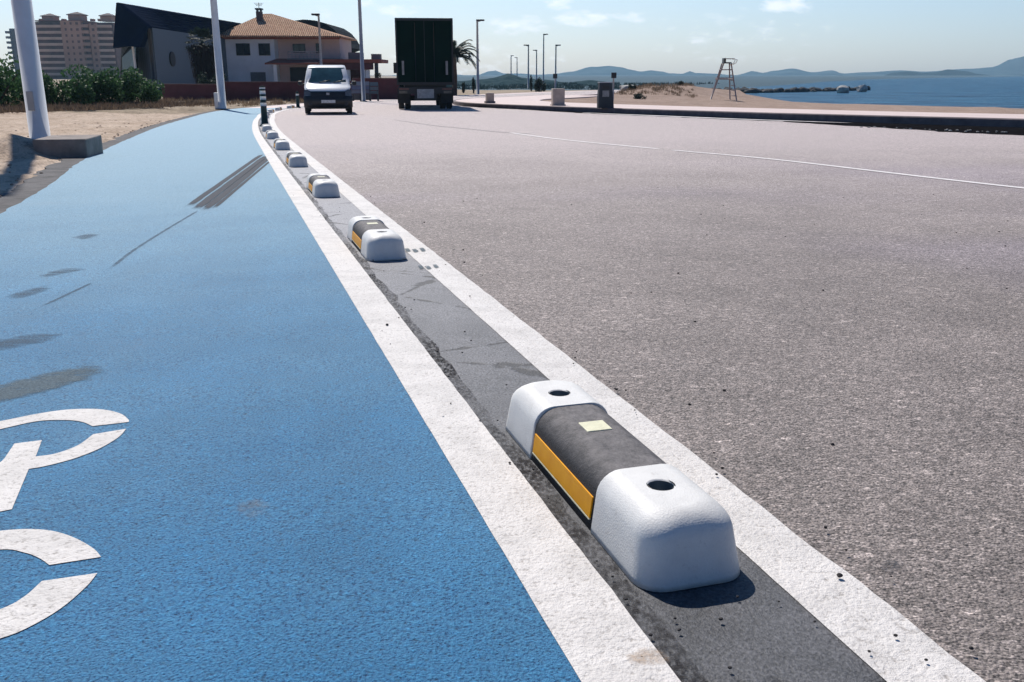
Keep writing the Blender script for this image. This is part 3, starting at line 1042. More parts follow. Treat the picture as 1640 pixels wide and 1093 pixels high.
def flex_post(loc, label, h=1.02, bands=(0.56, 0.72, 0.86, 0.965)):
    r = thing('flexible_post', label, 'bollard', loc, group='striped flexible posts in the strip')
    MB().tube([(0, 0, 0), (0, 0, 0.03), (0, 0, 0.06)], [0.14, 0.14, 0.095], 16).build('base_plate', M_pgreen, r)
    MB().tube([(0, 0, 0.05), (0, 0, 0.42), (0, 0, h - 0.03), (0, 0, h)], [0.088, 0.078, 0.066, 0.045], 16).build('post_body', M_pgreen, r)
    for z in bands:
        hh = 0.085 if z < 0.9 else 0.035
        MB().tube([(0, 0, z - hh / 2), (0, 0, z + hh / 2)], [0.0795 - 0.01 * (z - 0.4), 0.0795 - 0.01 * (z - 0.4) - 0.001], 16).build('reflective_band', M_band, r)
    return r


x, y = G(424.5, 203); flex_post((x, y, zg(y)), 'dark green flexible post with white reflective bands, standing in the strip before the bend')
x, y = G(477.5, 173); flex_post((x, y, zg(y)), 'small dark flexible post far along the bend, just left of the white van', 0.78, (0.62,))

# ------------------------------------------------------------------ concrete block and big lamp pole on the left verge
x, y = G(65, 224); PB = (x, y)
r = thing('lamp_pole', 'thick grey white lamp pole at the left edge, standing on sand', 'pole', (x, y, zg(y) - 0.05))
MB().tube([(0, 0, 0), (0, 0, 13.0)], [0.185, 0.140], 28).build('shaft', M_polew, r)
MB().tube([(0, 0, 0), (0, 0, 0.07)], [0.27, 0.27], 24).build('base_flange', M_conc, r)
MB().box(-0.06, 0.06, -0.192, -0.17, 0.6, 0.95).build('hatch', M_galv, r)
x, y = G(141, 253)
BA = 0.20                                # the slab lies skew, its left end is sunk in the sand
r = thing('concrete_block', 'low square edged concrete block lying on the sand beside the thick lamp pole', 'block', (x, y, zg(y) - 0.03), BA)
o = MB().box(-0.70, 0, 0, 1.0, 0, 0.29).build('slab', simple('weathered_concrete', (0.24, 0.205, 0.185), 0.9, var=0.35, scale=5, bump=0.6, bscale=25), r); bevel(o, 0.015)
MB().box(-0.65, -0.05, 0.05, 0.95, -0.14, 0.0).build('footing', M_conc, r)

# ------------------------------------------------------------------ poles and lamps


def lamp(px, py_base, Y, top_py, wbase, label, group, head=(0.9, 1), z=None, top_h=None, name='street_lamp', inspect=False, mat=None):
    X, _, Z = P(px, py_base, Y)
    if z is None: z = zg(Y)
    r = thing(name, label, 'street lamp', (X, Y, z), 0.0, group)
    h = top_h or (P(px, top_py, Y)[2] - z)
    MB().tube([(0, 0, 0), (0, 0, h)], [wbase / 2, wbase / 2 * 0.62], 14).build('shaft', mat or M_galv, r)
    MB().tube([(0, 0, 0), (0, 0, 0.05)], [wbase * 0.9, wbase * 0.9], 12).build('base_plate', M_dark, r)
    L, s = head
    MB().tube([(0, 0, h - 0.05), (s * L * 0.5, 0, h + 0.03)], 0.05, 8).build('arm', mat or M_galv, r)
    bevel(MB().box(min(s * L * -0.15, s * L), max(s * L * -0.15, s * L), -0.16, 0.16, h + 0.0, h + 0.13).build('lamp_head', M_dark, r), 0.03)
    if inspect: bevel(MB().box(-0.32, -0.14, -0.12, 0.12, 0, 0.75).build('cabinet', M_polew, r), 0.02)
    return r


lamp(356.5, 174, 43.5, None, 0.36, 'tall pale street pole between shaggy palm and house, small white cabinet at its foot', 'street poles', top_h=9.0, inspect=True, mat=M_polew)
lamp(582.5, 162, 59.0, None, 0.25, 'thin tall street pole in front of the blue hoarding, right of the van', 'street poles', top_h=9.5)
lamp(517, 150, 70.0, 25, 0.22, 'slim street lamp in front of the tiled house, rising behind the van', 'street poles', head=(0.5, -1))
gl = 'street lamps along the far shore road'
for px, top, Y, zb, s, wb, lab in ((765.5, 34, 84, -0.8, 1, 0.27, 'street lamp just right of the truck, tallest on the shore road'),
                               (818.5, 90, 215, -1.0, 1, 0.30, 'leftmost of two small distant street lamps above the cone hill'),
                               (828, 93, 235, -1.0, -1, 0.30, 'right one of two small distant street lamps above the cone hill'),
                               (846, 73.5, 125, -0.95, -1, 0.24, 'street lamp left of the round dark bush, head pointing left'),
                               (859, 81.5, 160, -0.95, -1, 0.26, 'shorter street lamp between two taller ones, behind the round bush'),
                               (870, 56, 140, -0.95, 1, 0.24, 'thin street lamp with the highest head of the distant cluster'),
                               (889.5, 73.5, 125, -0.95, 1, 0.24, 'rightmost distant street lamp, above a small dark square sign')):
    lamp(px, 150, Y, top, wb, lab, gl, head=(0.62, s), z=zb)


# traffic signs seen from behind
def road_sign(px, py_top, py_bot, Y, z, label, w=0.5):
    X, _, Zt = P(px, py_top, Y); Zb = P(px, py_bot, Y)[2]
    r = thing('road_sign', label, 'sign', (X, Y, z), 0.1, 'small dark road signs')
    MB().tube([(0, 0, 0), (0, 0, Zt - z - 0.02)], 0.045, 8).build('post', M_galv, r)
    o = MB().box(-w / 2, w / 2, -0.055, -0.047, Zb - z, Zt - z).build('panel', M_dark, r)
    return r


road_sign(889, 118.5, 126, 80, -0.6, 'small dark square sign under the rightmost distant lamp', 0.36)
road_sign(983, 116.5, 125.5, 52, -0.45, 'small dark square sign on a thin post behind the dark litter bin', 0.28)

# ------------------------------------------------------------------ white van


def wheel(parent, x, y, rad, w, name='wheel', face=-1, dual=False):
    t = MB()
    prof = [(rad * 0.60, -w / 2), (rad * 0.92, -w / 2), (rad, -w / 2 + 0.03), (rad, w / 2 - 0.03), (rad * 0.92, w / 2), (rad * 0.60, w / 2)]
    rings = [[(x + b, y + a * math.cos(2 * PI * k / 22), rad + a * math.sin(2 * PI * k / 22)) for k in range(22)] for a, b in prof]
    t.loft(rings, True, True, True)
    o = recalc(t.build(name, M_rubber, parent))
    s = 1 if x > 0 else -1
    m = MB().tube([(x + s * (w / 2 - 0.02), y, rad), (x + s * (w / 2 + 0.006), y, rad)], [rad * 0.60, rad * 0.55], 18)
    m.build('rim', M_galv, o)
    return o


def build_van():
    bx, by = G(524.5, 184.6)
    ang = math.atan2(bx, by)
    r = thing('van', 'white delivery van with black bumper driving towards the camera', 'van', (bx, by + 0.3, zg(by) + 0.002), -ang)
    # side profile: (y, z), front is -y
    prof = [(-0.02, 0.46), (-0.05, 0.62), (0.02, 0.80), (0.10, 0.92), (0.32, 1.02), (0.78, 1.12), (1.02, 1.36), (1.30, 1.66), (1.48, 1.765), (1.75, 1.815), (3.2, 1.83), (4.2, 1.80), (4.30, 1.70), (4.36, 0.9), (4.36, 0.34), (3.0, 0.30), (0.6, 0.30), (0.05, 0.34)]

    def hw(z, y):
        w = 0.88
        if z > 1.0: w -= (z - 1.0) ** 1.25 * 0.21
        if y < 0.5: w -= (0.5 - y) ** 2 * 0.40
        return w
    cols = [-1.0, -0.97, -0.86, -0.5, 0, 0.5, 0.86, 0.97, 1.0]
    rings = []
    for c in cols:
        k = 0.0 if abs(c) < 0.9 else (0.012 if abs(c) < 0.99 else 0.045)
        ring = []
        for (y, z) in prof:
            yy = y + (k if y < 2 else -k) + 0.10 * abs(c) ** 3 * (1 if y < 0.9 else 0)
            ring.append((c * hw(z, y), yy, z - k * (1 if z > 1.0 else 0)))
        rings.append(ring)
    body = recalc(MB().loft(rings, True, True, True).build('body', M_vanw, r))
    for p in body.data.polygons: p.use_smooth = True
    # windscreen just proud of the body, follows the same slope

    def pt(c, y, z, out): return (c * (hw(z, y) - 0.05), y - out * 0.8 + 0.10 * abs(c) ** 3 * (1 if y < 0.9 else 0.3), z + out * 0.5)
    ws = []
    for (y, z) in ((0.82, 1.17), (1.02, 1.36), (1.30, 1.66), (1.37, 1.71)):
        ws.append([pt(c, y, z, 0.012) for c in (-0.97, -0.8, -0.4, 0, 0.4, 0.8, 0.97)])
    MB().loft(ws, False, False, True, False).build('windscreen', M_wind, r)
    for y0 in (-0.30, 0.24):
        MB().bar((y0, 0.80, 1.165), (y0 + 0.42, 0.875, 1.26), 0.013).build('wiper', M_black, r)
    # black lower front: bumper, grille, lights
    bm = MB(); rg = []
    for (y, z) in ((0.0, 0.26), (-0.10, 0.32), (-0.13, 0.48), (-0.12, 0.60), (-0.06, 0.68)):
        rg.append([(c * 0.905, y + 0.17 * abs(c) ** 3, z) for c in (-1, -0.9, -0.6, -0.2, 0.2, 0.6, 0.9, 1)])
    bm.loft(rg, False, False, True, False)
    for sx in (-1, 1):
        rs = [[(sx * 0.905, y + 0.17, z), (sx * 0.90, 0.75, z)] for (y, z) in ((0.0, 0.26), (-0.10, 0.32), (-0.13, 0.48), (-0.12, 0.60), (-0.06, 0.68))]
        bm.loft(rs, False, False, False, False)
    recalc(bm.build('bumper', M_black, r))
    gm = MB(); rg = []
    for (y, z) in ((-0.075, 0.66), (-0.06, 0.74), (-0.005, 0.85)):
        rg.append([(c * 0.64, y + 0.05 * abs(c) ** 3, z) for c in (-1, -0.6, -0.2, 0.2, 0.6, 1)])
    gm.loft(rg, False, False, True, False)
    g = gm.build('grille', M_black, r)
    MB().box(-0.055, 0.055, -0.082, -0.062, 0.72, 0.80).build('badge', M_galv, g)
    for s in (-1, 1):
        h = MB(); rg = []
        for (y, z, a, b) in ((0.02, 0.64, 0.60, 0.87), (0.03, 0.74, 0.58, 0.885), (0.06, 0.86, 0.64, 0.875), (0.10, 0.91, 0.74, 0.86)):
            rg.append([(s * (a + (b - a) * k / 4), y - 0.035 + 0.20 * ((a + (b - a) * k / 4) / 0.9) ** 3 * 0.6, z) for k in range(5)])
        h.loft(rg, False, False, True, False)
        recalc(h.build('headlight', simple('headlamp_lens', (0.10, 0.11, 0.12), 0.12, var=0.5, scale=9, spec=0.9), r))
        MB().tube([(s * 0.66, -0.085, 0.40), (s * 0.66, -0.055, 0.40)], [0.06, 0.07], 12).build('fog_light', M_dark, r)
        mm = MB().box(min(s * 0.94, s * 1.10), max(s * 0.94, s * 1.10), 0.86, 0.98, 1.06, 1.22)
        mi = bevel(mm.build('mirror', M_black, r), 0.03)
        MB().bar((s * 0.85, 0.95, 1.10), (s * 0.96, 0.93, 1.12), 0.025).build('arm', M_black, mi)
        sw = MB()
        sw.quad(*[(s * (hw(z, 1.5) + 0.006), y, z) for y, z in ((1.15, 1.14), (2.15, 1.14), (2.15, 1.62), (1.48, 1.62))])
        sw.build('side_window', M_glass, r)
        for y in (0.78, 3.5): wheel(r, s * 0.79, y, 0.315, 0.20)
    pl = bevel(MB().box(-0.26, 0.26, -0.155, -0.138, 0.43, 0.54).build('number_plate', simple('plate_white', (0.62, 0.63, 0.62), 0.5, var=0.35, scale=14), r), 0.003)
    MB().box(-0.80, 0.80, 0.35, 4.2, 0.20, 0.31).build('underbody', M_black, r)
    return r


build_van()

# ------------------------------------------------------------------ truck seen from behind


def build_truck():
    bx, by = G(681, 176.5)
    ang = math.atan2(bx, by)
    r = thing('truck', 'tall dark green box truck seen from behind on the far side of the road', 'truck', (bx, by + 0.4, zg(by) + 0.002), -ang * 0.0 + 0.115)
    W = 1.27
    o = MB().box(-W, W, 0, 7.2, 1.10, 3.93).build('cargo_box', M_truck, r); bevel(o, 0.02)
    fr = MB()
    fr.box(-W - 0.01, W + 0.01, -0.03, 0.0, 3.83, 3.94).box(-W - 0.01, W + 0.01, -0.03, 0.0, 1.08, 1.20)
    fr.box(-W - 0.01, -W + 0.06, -0.03, 0.0, 1.2, 3.83).box(W - 0.06, W + 0.01, -0.03, 0.0, 1.2, 3.83)
    fr.build('rear_frame', M_black, o)
    MB().box(-0.012, 0.012, -0.02, 0.0, 1.22, 3.82).build('door_gap', M_black, o)
    for s in (-1, 1):
        MB().box(s * 0.98 - 0.05, s * 0.98 + 0.05, -0.045, -0.005, 1.52, 2.12).build('door_hinge_bar', simple('worn_steel', (0.24, 0.245, 0.25), 0.5, 0.2, var=0.4, scale=5), o)
        MB().bar((s * 0.42, -0.05, 1.25), (s * 0.42, -0.05, 3.75), 0.018).build('locking_rod', M_black, o)
    MB().box(-0.95, 0.95, 0.3, 7.0, 0.72, 1.10).build('chassis', M_black, r)
    lb = MB().box(-1.22, 1.22, 0.0, 0.16, 0.70, 0.98).build('light_bar', M_black, r)
    for s in (-1, 1):
        MB().box(s * 0.97 - 0.22, s * 0.97 + 0.22, -0.02, -0.0015, 0.86, 0.95).build('reflector', simple('lamp_lens_dim', (0.10, 0.035, 0.03), 0.3, var=0.4, scale=8), lb)
        tl = MB().box(s * 1.0 - 0.18, s * 1.0 + 0.18, -0.022, -0.0015, 0.715, 0.82).build('tail_light', simple('tail_lens', (0.12, 0.11, 0.09), 0.25, var=0.5, scale=9), lb)
        MB().box(s * 0.98 - 0.28, s * 0.98 + 0.28, 0.20, 0.215, 0.28, 0.92).build('mudflap', M_rubber, r)
    MB().box(-0.38, 0.38, -0.03, -0.002, 0.50, 0.90).build('number_plate', simple('dirty_plate', (0.36, 0.37, 0.37), 0.6, var=0.35, scale=9), r)
    MB().box(-0.50, 0.50, -0.001, 0.10, 0.40, 0.70).build('under_run_bar', M_black, r)
    for s in (-1, 1):
        for yy in (0.95, 5.6):
            for xx in (0.80, 1.10):
                wheel(r, s * xx, yy, 0.48, 0.26)
    MB().tube([(-0.9, 0.95, 0.48), (0.9, 0.95, 0.48)], 0.11, 8).build('axle', M_black, r)
    cab = bevel(MB().box(-1.18, 1.18, 7.35, 9.3, 0.62, 2.85).build('cab', M_truck, r), 0.08)
    for s in (-1, 1):
        mi = bevel(MB().box(min(s * 1.28, s * 1.47), max(s * 1.28, s * 1.47), 8.7, 8.8, 1.60, 2.15).build('mirror', M_black, r), 0.02)
        MB().bar((s * 1.16, 8.8, 2.05), (s * 1.36, 8.76, 2.05), 0.02).build('arm', M_black, mi)
    return r


build_truck()

# ------------------------------------------------------------------ buildings


def frame(px, Y, zb):
    X = P(px, 120, Y)[0]
    return (lambda x: P(x, 100, Y)[0] - X), (lambda y: P(px, y, Y)[2] - zb), (X, Y, zb)


# --- white house with tiled hip roof
def mat_tiles():
    m = Mat('clay_roof_tiles')
    w = m.N.new('ShaderNodeTexWave'); w.wave_type = 'BANDS'; w.bands_direction = 'X'; w.inputs['Scale'].default_value = 1.5; w.inputs['Distortion'].default_value = 0.5
    m.L.new(m.coord(), w.inputs['Vector'])
    w2 = m.N.new('ShaderNodeTexWave'); w2.bands_direction = 'Y'; w2.inputs['Scale'].default_value = 1.2; w2.inputs['Distortion'].default_value = 1.0
    m.L.new(m.coord(), w2.inputs['Vector'])
    n = m.noise(4.5, 4, 0.7)
    c = m.mix(m.ramp(n, ((0.35, 0.0), (0.65, 1.0))), (0.42, 0.21, 0.12), (0.76, 0.50, 0.33))
    c = m.mix(1.0, c, m.ramp(w.outputs['Fac'], ((0.0, 0.42), (0.6, 1.15))), 'MULTIPLY')
    c = m.mix(1.0, c, m.ramp(w2.outputs['Fac'], ((0.0, 0.6), (0.4, 1.1))), 'MULTIPLY')
    m.set(c, 0.9, 0, 0.2)
    m.bump(w.outputs['Fac'], 0.8, 0.08)
    return m.m


M_tile = mat_tiles()


def window(parent, x0, x1, z0, z1, y, name='window', frame_mat=None):
    f = MB(); t = 0.07
    f.box(x0 - t, x0, y - 0.06, y + 0.02, z0 - t, z1 + t).box(x1, x1 + t, y - 0.06, y + 0.02, z0 - t, z1 + t)
    f.box(x0, x1, y - 0.06, y + 0.02, z1, z1 + t).box(x0, x1, y - 0.09, y + 0.02, z0 - t, z0)
    xm = (x0 + x1) / 2
    f.box(xm - 0.03, xm + 0.03, y - 0.05, y - 0.005, z0, z1)
    fo = f.build(name, frame_mat or M_dark, parent)
    MB().box(x0, x1, y - 0.03, y - 0.012, z0, z1).build('pane', M_glass, fo)
    return fo


def hip(eave, apexes, th=0.14):
    """hip roof: eave = 4 corners (x,y,z) ccw from front left, apexes = left/right ridge ends"""
    e = eave; a, b = apexes
    mb = MB()
    mb.quad(e[0], e[1], b, a); mb.quad(e[2], e[3], a, b)
    mb.poly([e[1], e[2], b]); mb.poly([e[3], e[0], a])
    lo = [(p[0], p[1], p[2] - th) for p in e]
    for i in range(4): mb.quad(lo[i], lo[(i + 1) % 4], e[(i + 1) % 4], e[i])
    mb.poly(list(reversed(lo)))
    return mb


def build_house():
    Y, zb = 100.0, -0.67
    lx, lz, loc = frame(445, Y, zb)
    r = thing('house', 'two storey white house with clay tiled roof, chimney and red terrace', 'house', loc)
    e = lz(58)
    xw0, xm, xw1 = lx(354), lx(441), lx(541)
    MB().box(xw0, xm, 0, 9, 0, e).build('wall', M_wallw, r)
    MB().box(xm + 0.003, xw1, 1.6, 8.9, 0, e).build('wall', M_wallp, r)
    # eaves band
    tr = MB().box(xw0 - 0.1, xw1 + 0.35, -0.25, 0.0, e - 0.32, e - 0.12).build('eaves_trim', M_redtrim, r)
    zt = lz(18)
    rf = recalc(hip([(xw0 - 0.35, -0.5, e), (xw1 + 0.55, -0.5, e), (xw1 + 0.55, 9.5, e), (xw0 - 0.35, 9.5, e)], [(lx(411), 4.3, zt), (lx(424), 4.3, zt)]).build('roof', M_tile, r))
    # lower wing roof in front
    e2 = e + 0.02
    MB().box(lx(356), lx(478), -1.2, 0.0 - 0.003, e - 2.9, e - 0.05).build('wall', M_wallw, r) if False else None
    rf2 = recalc(hip([(lx(350), -1.0, e2), (lx(482), -1.0, e2), (lx(482), 3.6, e2), (lx(350), 3.6, e2)], [(lx(398), 1.3, lz(39)), (lx(430), 1.3, lz(38))]).build('wing_roof', M_tile, r))
    ch = MB().box(lx(405), lx(413), 2.6, 3.4, lz(44), lz(16)).build('chimney', simple('chimney_render', (0.10, 0.085, 0.085), 0.9), r)
    MB().box(lx(404), lx(414), 2.5, 3.5, lz(13), lz(10.5)).box(lx(405.3), lx(407), 2.7, 3.3, lz(16), lz(13)).box(lx(411), lx(412.7), 2.7, 3.3, lz(16), lz(13)).build('cowl', M_dark, ch)
    an = MB().bar((lx(409), 3.0, lz(10)), (lx(409), 3.0, lz(1)), 0.03)
    for q, w in ((2, 0.5), (4, 0.4), (6, 0.3)): an.bar((lx(409) - w, 3.0, lz(q)), (lx(409) + w, 3.0, lz(q)), 0.02)
    an.build('aerial', M_dark, r)
    for a, b in ((381, 401), (417, 433)): window(r, lx(a), lx(b), lz(88), lz(71), 0.0)
    window(r, lx(466), lx(484), lz(83), lz(71), 1.6)
    window(r, lx(503.5), lx(510.5), lz(84), lz(70), 1.6, 'balcony_door')
    MB().box(lx(400), lx(424), -0.06, -0.003, lz(136), lz(116)).build('garage_shutter', simple('grey_shutter', (0.12, 0.13, 0.15), 0.7), r)
    # balcony and porch
    bz = lz(94)
    MB().box(lx(462), lx(545), -0.6, 1.59, bz - 0.22, bz).build('balcony_slab', simple('slab_cream', (0.30, 0.25, 0.23), 0.9), r)
    rl = MB().box(lx(464), lx(512), -0.58, -0.50, lz(84), lz(82.6)).box(lx(464), lx(512), -0.58, -0.50, lz(88.5), lz(87.5))
    for k in range(9): rl.bar((lx(464) + (lx(512) - lx(464)) * k / 8, -0.54, bz), (lx(464) + (lx(512) - lx(464)) * k / 8, -0.54, lz(83)), 0.03)
    rl.build('balcony_railing', simple('rail_pale', (0.45, 0.38, 0.36), 0.7), r)
    pr = MB(); z0, z1 = lz(104), lz(95)
    pr.loft([[(lx(434), -2.6, z0), (lx(517), -2.6, z0), (lx(517), -2.6, z0 + 0.15), (lx(434), -2.6, z0 + 0.15)], [(lx(444), 0 - 0.01, z1 - 0.1), (lx(517), -0.01, z1 - 0.1), (lx(517), -0.01, z1 + 0.05), (lx(444), -0.01, z1 + 0.05)]], True, True, False)
    recalc(pr.build('porch_roof', M_redtrim, r))
    for a in (449, 510): MB().box(lx(a) - 0.16, lx(a) + 0.16, -2.45, -2.1, 0, z0).build('column', M_wallw, r)
    MB().box(lx(458), lx(506), 1.52, 1.597, 0, lz(108)).build('porch_opening', M_dark, r)
    # terrace wing on the right
    MB().box(xw1 - 1.5, lx(548), 1.2, 8, 0, lz(97)).build('terrace_wall', M_red, r)
    MB().box(lx(516), lx(613), -1.2, 4.5, lz(101), lz(95.5)).build('terrace_roof', M_redtrim, r)
    MB().box(lx(517), lx(598), -1.0, 0.0, lz(112), lz(101.3)).build('terrace_beam', M_red, r)
    for a, w in ((559, 0.16), (583, 0.22), (590, 0.18), (604, 0.17)): MB().box(lx(a) - w, lx(a) + w, -0.9, -0.4, 0, lz(101.3) if a > 598 else lz(112.1)).build('column', M_wallw if a < 600 else M_dark, r)
    MB().box(lx(548.3), lx(578), 3.6, 3.8, 0, lz(101.4)).build('back_wall', M_red, r)
    for a, b, t, zz in ((556, 578, 84, 95.4), (593, 607, 86.5, 95.4)): MB().box(lx(a), lx(b), 0.8, 2.2, lz(zz), lz(t)).build('rooftop_box', simple('rooftop_grey', (0.17, 0.16, 0.17), 0.8), r)
    return r


build_house()


# --- sports hall with blue metal roof
def build_hall():
    r = thing('sports_hall', 'grey sports hall with steep dark blue metal roof behind the palm', 'building', (*P(235, 150, 80)[:2], -0.67))
    o = Vector((*P(235, 150, 80)[:2], -0.67))

    def Q(px, py, Y): return tuple(Vector(P(px, py, Y)) - o)
    mroof = simple('blue_metal_roof', (0.004, 0.013, 0.042), 0.95, 0.0, var=0.25, scale=0.5, spec=0.02)
    mw = Mat('grey_metal_cladding'); wv = mw.N.new('ShaderNodeTexWave'); wv.inputs['Scale'].default_value = 1.2; mw.L.new(mw.coord(), wv.inputs['Vector'])
    mw.set(mw.mix(1.0, (0.115, 0.148, 0.190), mw.ramp(wv.outputs['Fac'], ((0.0, 0.85), (1, 1.1))), 'MULTIPLY'), 0.7, 0.1, 0.3)
    A = Vector(Q(236, 42, 80)); B = Vector(Q(392, 66, 108)); C = Vector(Q(394, 39, 105.5)); D = Vector(Q(188, 4, 77.5))
    n = 8; rings = []
    for i in range(n + 1):
        t = i / n
        a = A.lerp(D, t); b = B.lerp(C, t)
        bul = math.sin(PI * t) * 0.10
        rings.append([a + Vector((0, 0, bul)), b + Vector((0, 0, bul)), b + Vector((0, 0, bul - 0.25)), a + Vector((0, 0, bul - 0.25))])
    recalc(MB().loft(rings, True, True, False).build('roof', mroof, r))
    w = MB()
    A0 = Vector((A.x, A.y, 0)); B0 = Vector((B.x, B.y, 0))
    inn = Vector((0.25, 0.35, 0))
    w.quad(A0 + inn, B0 + inn, B + inn - Vector((0, 0, .12)), A + inn - Vector((0, 0, .12)))
    # gable end facing left and forward
    E = Vector(Q(183, 80, 86)); E0 = Vector((E.x, E.y, 0))
    w.quad(E0, A0 + inn, A + inn - Vector((0, 0, .12)), Vector((D.x + .3, D.y + .3, D.z - .5)))
    w.quad(E0, Vector((D.x + .3, D.y + .3, D.z - .5)), Vector((D.x + .3, D.y + 14, D.z - .5)), Vector((E.x, E.y + 14, 0)))
    recalc(w.build('wall', mw.m, r))
    f = MB(); up = [Vector(Q(186, 4.5, 77.2)), Vector(Q(236, 43, 79.5)), Vector(Q(224, 76, 79.5)), Vector(Q(200, 74, 79)), Vector(Q(181, 77, 78.5))]
    f.loft([[tuple(p) for p in up], [tuple(p + Vector((0.2, 0.5, 0))) for p in up]], True, True, False)
    recalc(f.build('gable_fascia', mroof, r))
    g = MB(); gp = [Vector(Q(195, 75, 82.2)), Vector(Q(217, 76, 80.6)), Vector(Q(217, 150, 80.6)), Vector(Q(197, 150, 82.2))]
    g.loft([[tuple(p) for p in gp], [tuple(p + Vector((0.1, 0.3, 0))) for p in gp]], True, True, False)
    recalc(g.build('glazed_entrance', M_glass, r))
    p = Vector(Q(212.5, 74, 80.2)); MB().tube([tuple(p), (p.x + 0.1, p.y, 0)], 0.10, 8).build('column', M_polew, r)
    dp = Vector(Q(238, 46, 79.8)); MB().tube([tuple(dp), (Q(249, 150, 79.8)[0], dp.y, 0)], 0.14, 6).build('downpipe', M_dark, r)
    d2 = Vector((B.x - A.x, B.y - A.y, 0)).normalized(); nn = Vector((d2.y, -d2.x, 0))
    eye = Vector((0, 0, H)) - o; dv = Vector(ray(275, 95))
    pt = eye + dv * ((A0 + inn - eye).dot(nn) / dv.dot(nn))
    MB().tube([tuple(pt - nn * 0.05), tuple(pt + nn * 0.12)], 0.62, 20).build('round_vent', M_dark, r)
    return r


build_hall()


# --- dark barrel roofed hall behind the house
def build_vault():
    Y, zb = 128.0, -0.67
    lx, lz, loc = frame(490, Y, zb)
    r = thing('vaulted_hall', 'dark building with curved barrel roof showing behind the tiled house', 'building', loc)
    pr = [(lx(430), lz(60)), (lx(440), lz(44)), (lx(462), lz(35)), (lx(490), lz(31.5)), (lx(508), lz(33)), (lx(524), lz(38)), (lx(537), lz(47)), (lx(546), lz(58)), (lx(551), lz(68)), (lx(557), lz(76)), (lx(548), lz(78)), (lx(538), lz(82))]
    rings = [[(x, y, z) for x, z in pr] + [(lx(430), y, lz(80))] for y in (0, 14)]
    recalc(MB().loft(rings, True, True, False).build('roof', simple('vault_roof_dark', (0.010, 0.013, 0.018), 0.9, spec=0.05), r))
    MB().box(lx(432), lx(538), 0.3, 13.7, 0, lz(80.3)).build('wall', M_wallp, r)
    return r


build_vault()


# --- apartment blocks
def build_tower():
    Y, zb = 430.0, -2.5
    lx, lz, loc = frame(110, Y, zb)
    r = thing('apartment_tower', 'wide pinkish brown apartment block with stacked balconies and rooftop turrets', 'building', loc)
    mw = simple('tower_render_pink', (0.46, 0.265, 0.195), 0.9, var=0.25, scale=0.12)
    ms = simple('tower_slab', (0.58, 0.40, 0.32), 0.9, var=0.2, scale=0.2)
    md = simple('tower_recess', (0.15, 0.075, 0.065), 0.8, var=0.5, scale=0.3)
    zt = lz(35)
    MB().box(lx(62), lx(106), 1.5, 18, 0, zt).build('wall', md, r)
    MB().box(lx(106), lx(138), -1.0, 18, 0, lz(34)).build('wall', mw, r)
    MB().box(lx(138.2), lx(186), 1.2, 18, 0, lz(36)).build('wall', md, r)
    MB().box(lx(150), lx(162), -0.5, 1.1, 0, lz(38)).build('bay', mw, r)
    n = 10; fl = (zt - 0.5) / n
    for k in range(n):
        z = k * fl + 0.6
        MB().box(lx(64), lx(105.5), -0.6, 1.49, z, z + fl * 0.42).build('balcony_slab', ms, r)
        MB().box(lx(138.5), lx(149.5), -1.2, 1.19, z, z + fl * 0.5).build('balcony_slab', mw, r)
        MB().box(lx(162.3), lx(184), -0.8, 1.19, z, z + fl * 0.42).build('balcony_slab', ms, r)
        for a, b in ((112, 115), (121, 124), (130, 134)): MB().box(lx(a), lx(b), -1.08, -1.003, z + fl * 0.45, z + fl * 0.85).build('window', md, r)
        MB().box(lx(154), lx(158), -0.58, -0.503, z + fl * 0.4, z + fl * 0.85).build('window', md, r)
    MB().box(lx(60), lx(141), -1.3, 18.3, lz(35.5) + 0.4, lz(33)).build('parapet', simple('tower_trim_red', (0.20, 0.08, 0.07), 0.9), r)
    for a, b, t in ((71, 89, 25), (113, 134, 22.5), (164, 182, 24.5)):
        tb = MB().box(lx(a), lx(b), 3, 9, lz(34), lz(t)).build('turret', mw, r)
        x0, x1 = lx(a - 1.6), lx(b + 1.6); xm = (x0 + x1) / 2
        recalc(hip([(x0, 2.4, lz(t)), (x1, 2.4, lz(t)), (x1, 9.6, lz(t)), (x0, 9.6, lz(t))], [(xm - .3, 6, lz(t - 4.5)), (xm + .3, 6, lz(t - 4.5))], 0.3).build('turret_roof', simple('turret_tile', (0.10, 0.06, 0.055), 0.9), tb))
    for a in (64, 100, 146, 158): MB().box(lx(a), lx(a + 4), 4, 7, lz(33.5), lz(29.5)).build('rooftop_box', mw, r)
    Y2 = 560.0
    lx, lz, loc = frame(26, Y2, zb)
    r = thing('apartment_tower', 'narrow grey apartment block seen left of the thick lamp pole', 'building', loc)
    MB().box(lx(22), lx(62), 0, 16, 0, lz(46)).build('wall', simple('tower_render_grey', (0.13, 0.13, 0.15), 0.9, var=0.3, scale=0.2), r)
    for k in range(9):
        z = lz(54) - k * (lz(54) / 9.3)
        MB().box(lx(17), lx(24), -1.5, 12, z, z + 1.3).build('balcony_slab', simple('tower_render_grey', (0.13, 0.13, 0.15)), r)
        MB().box(lx(32), lx(50), -0.9, -0.003, z, z + 1.1).build('balcony_slab', ms, r)


build_tower()

# ------------------------------------------------------------------ boundary wall, hoarding, small walls


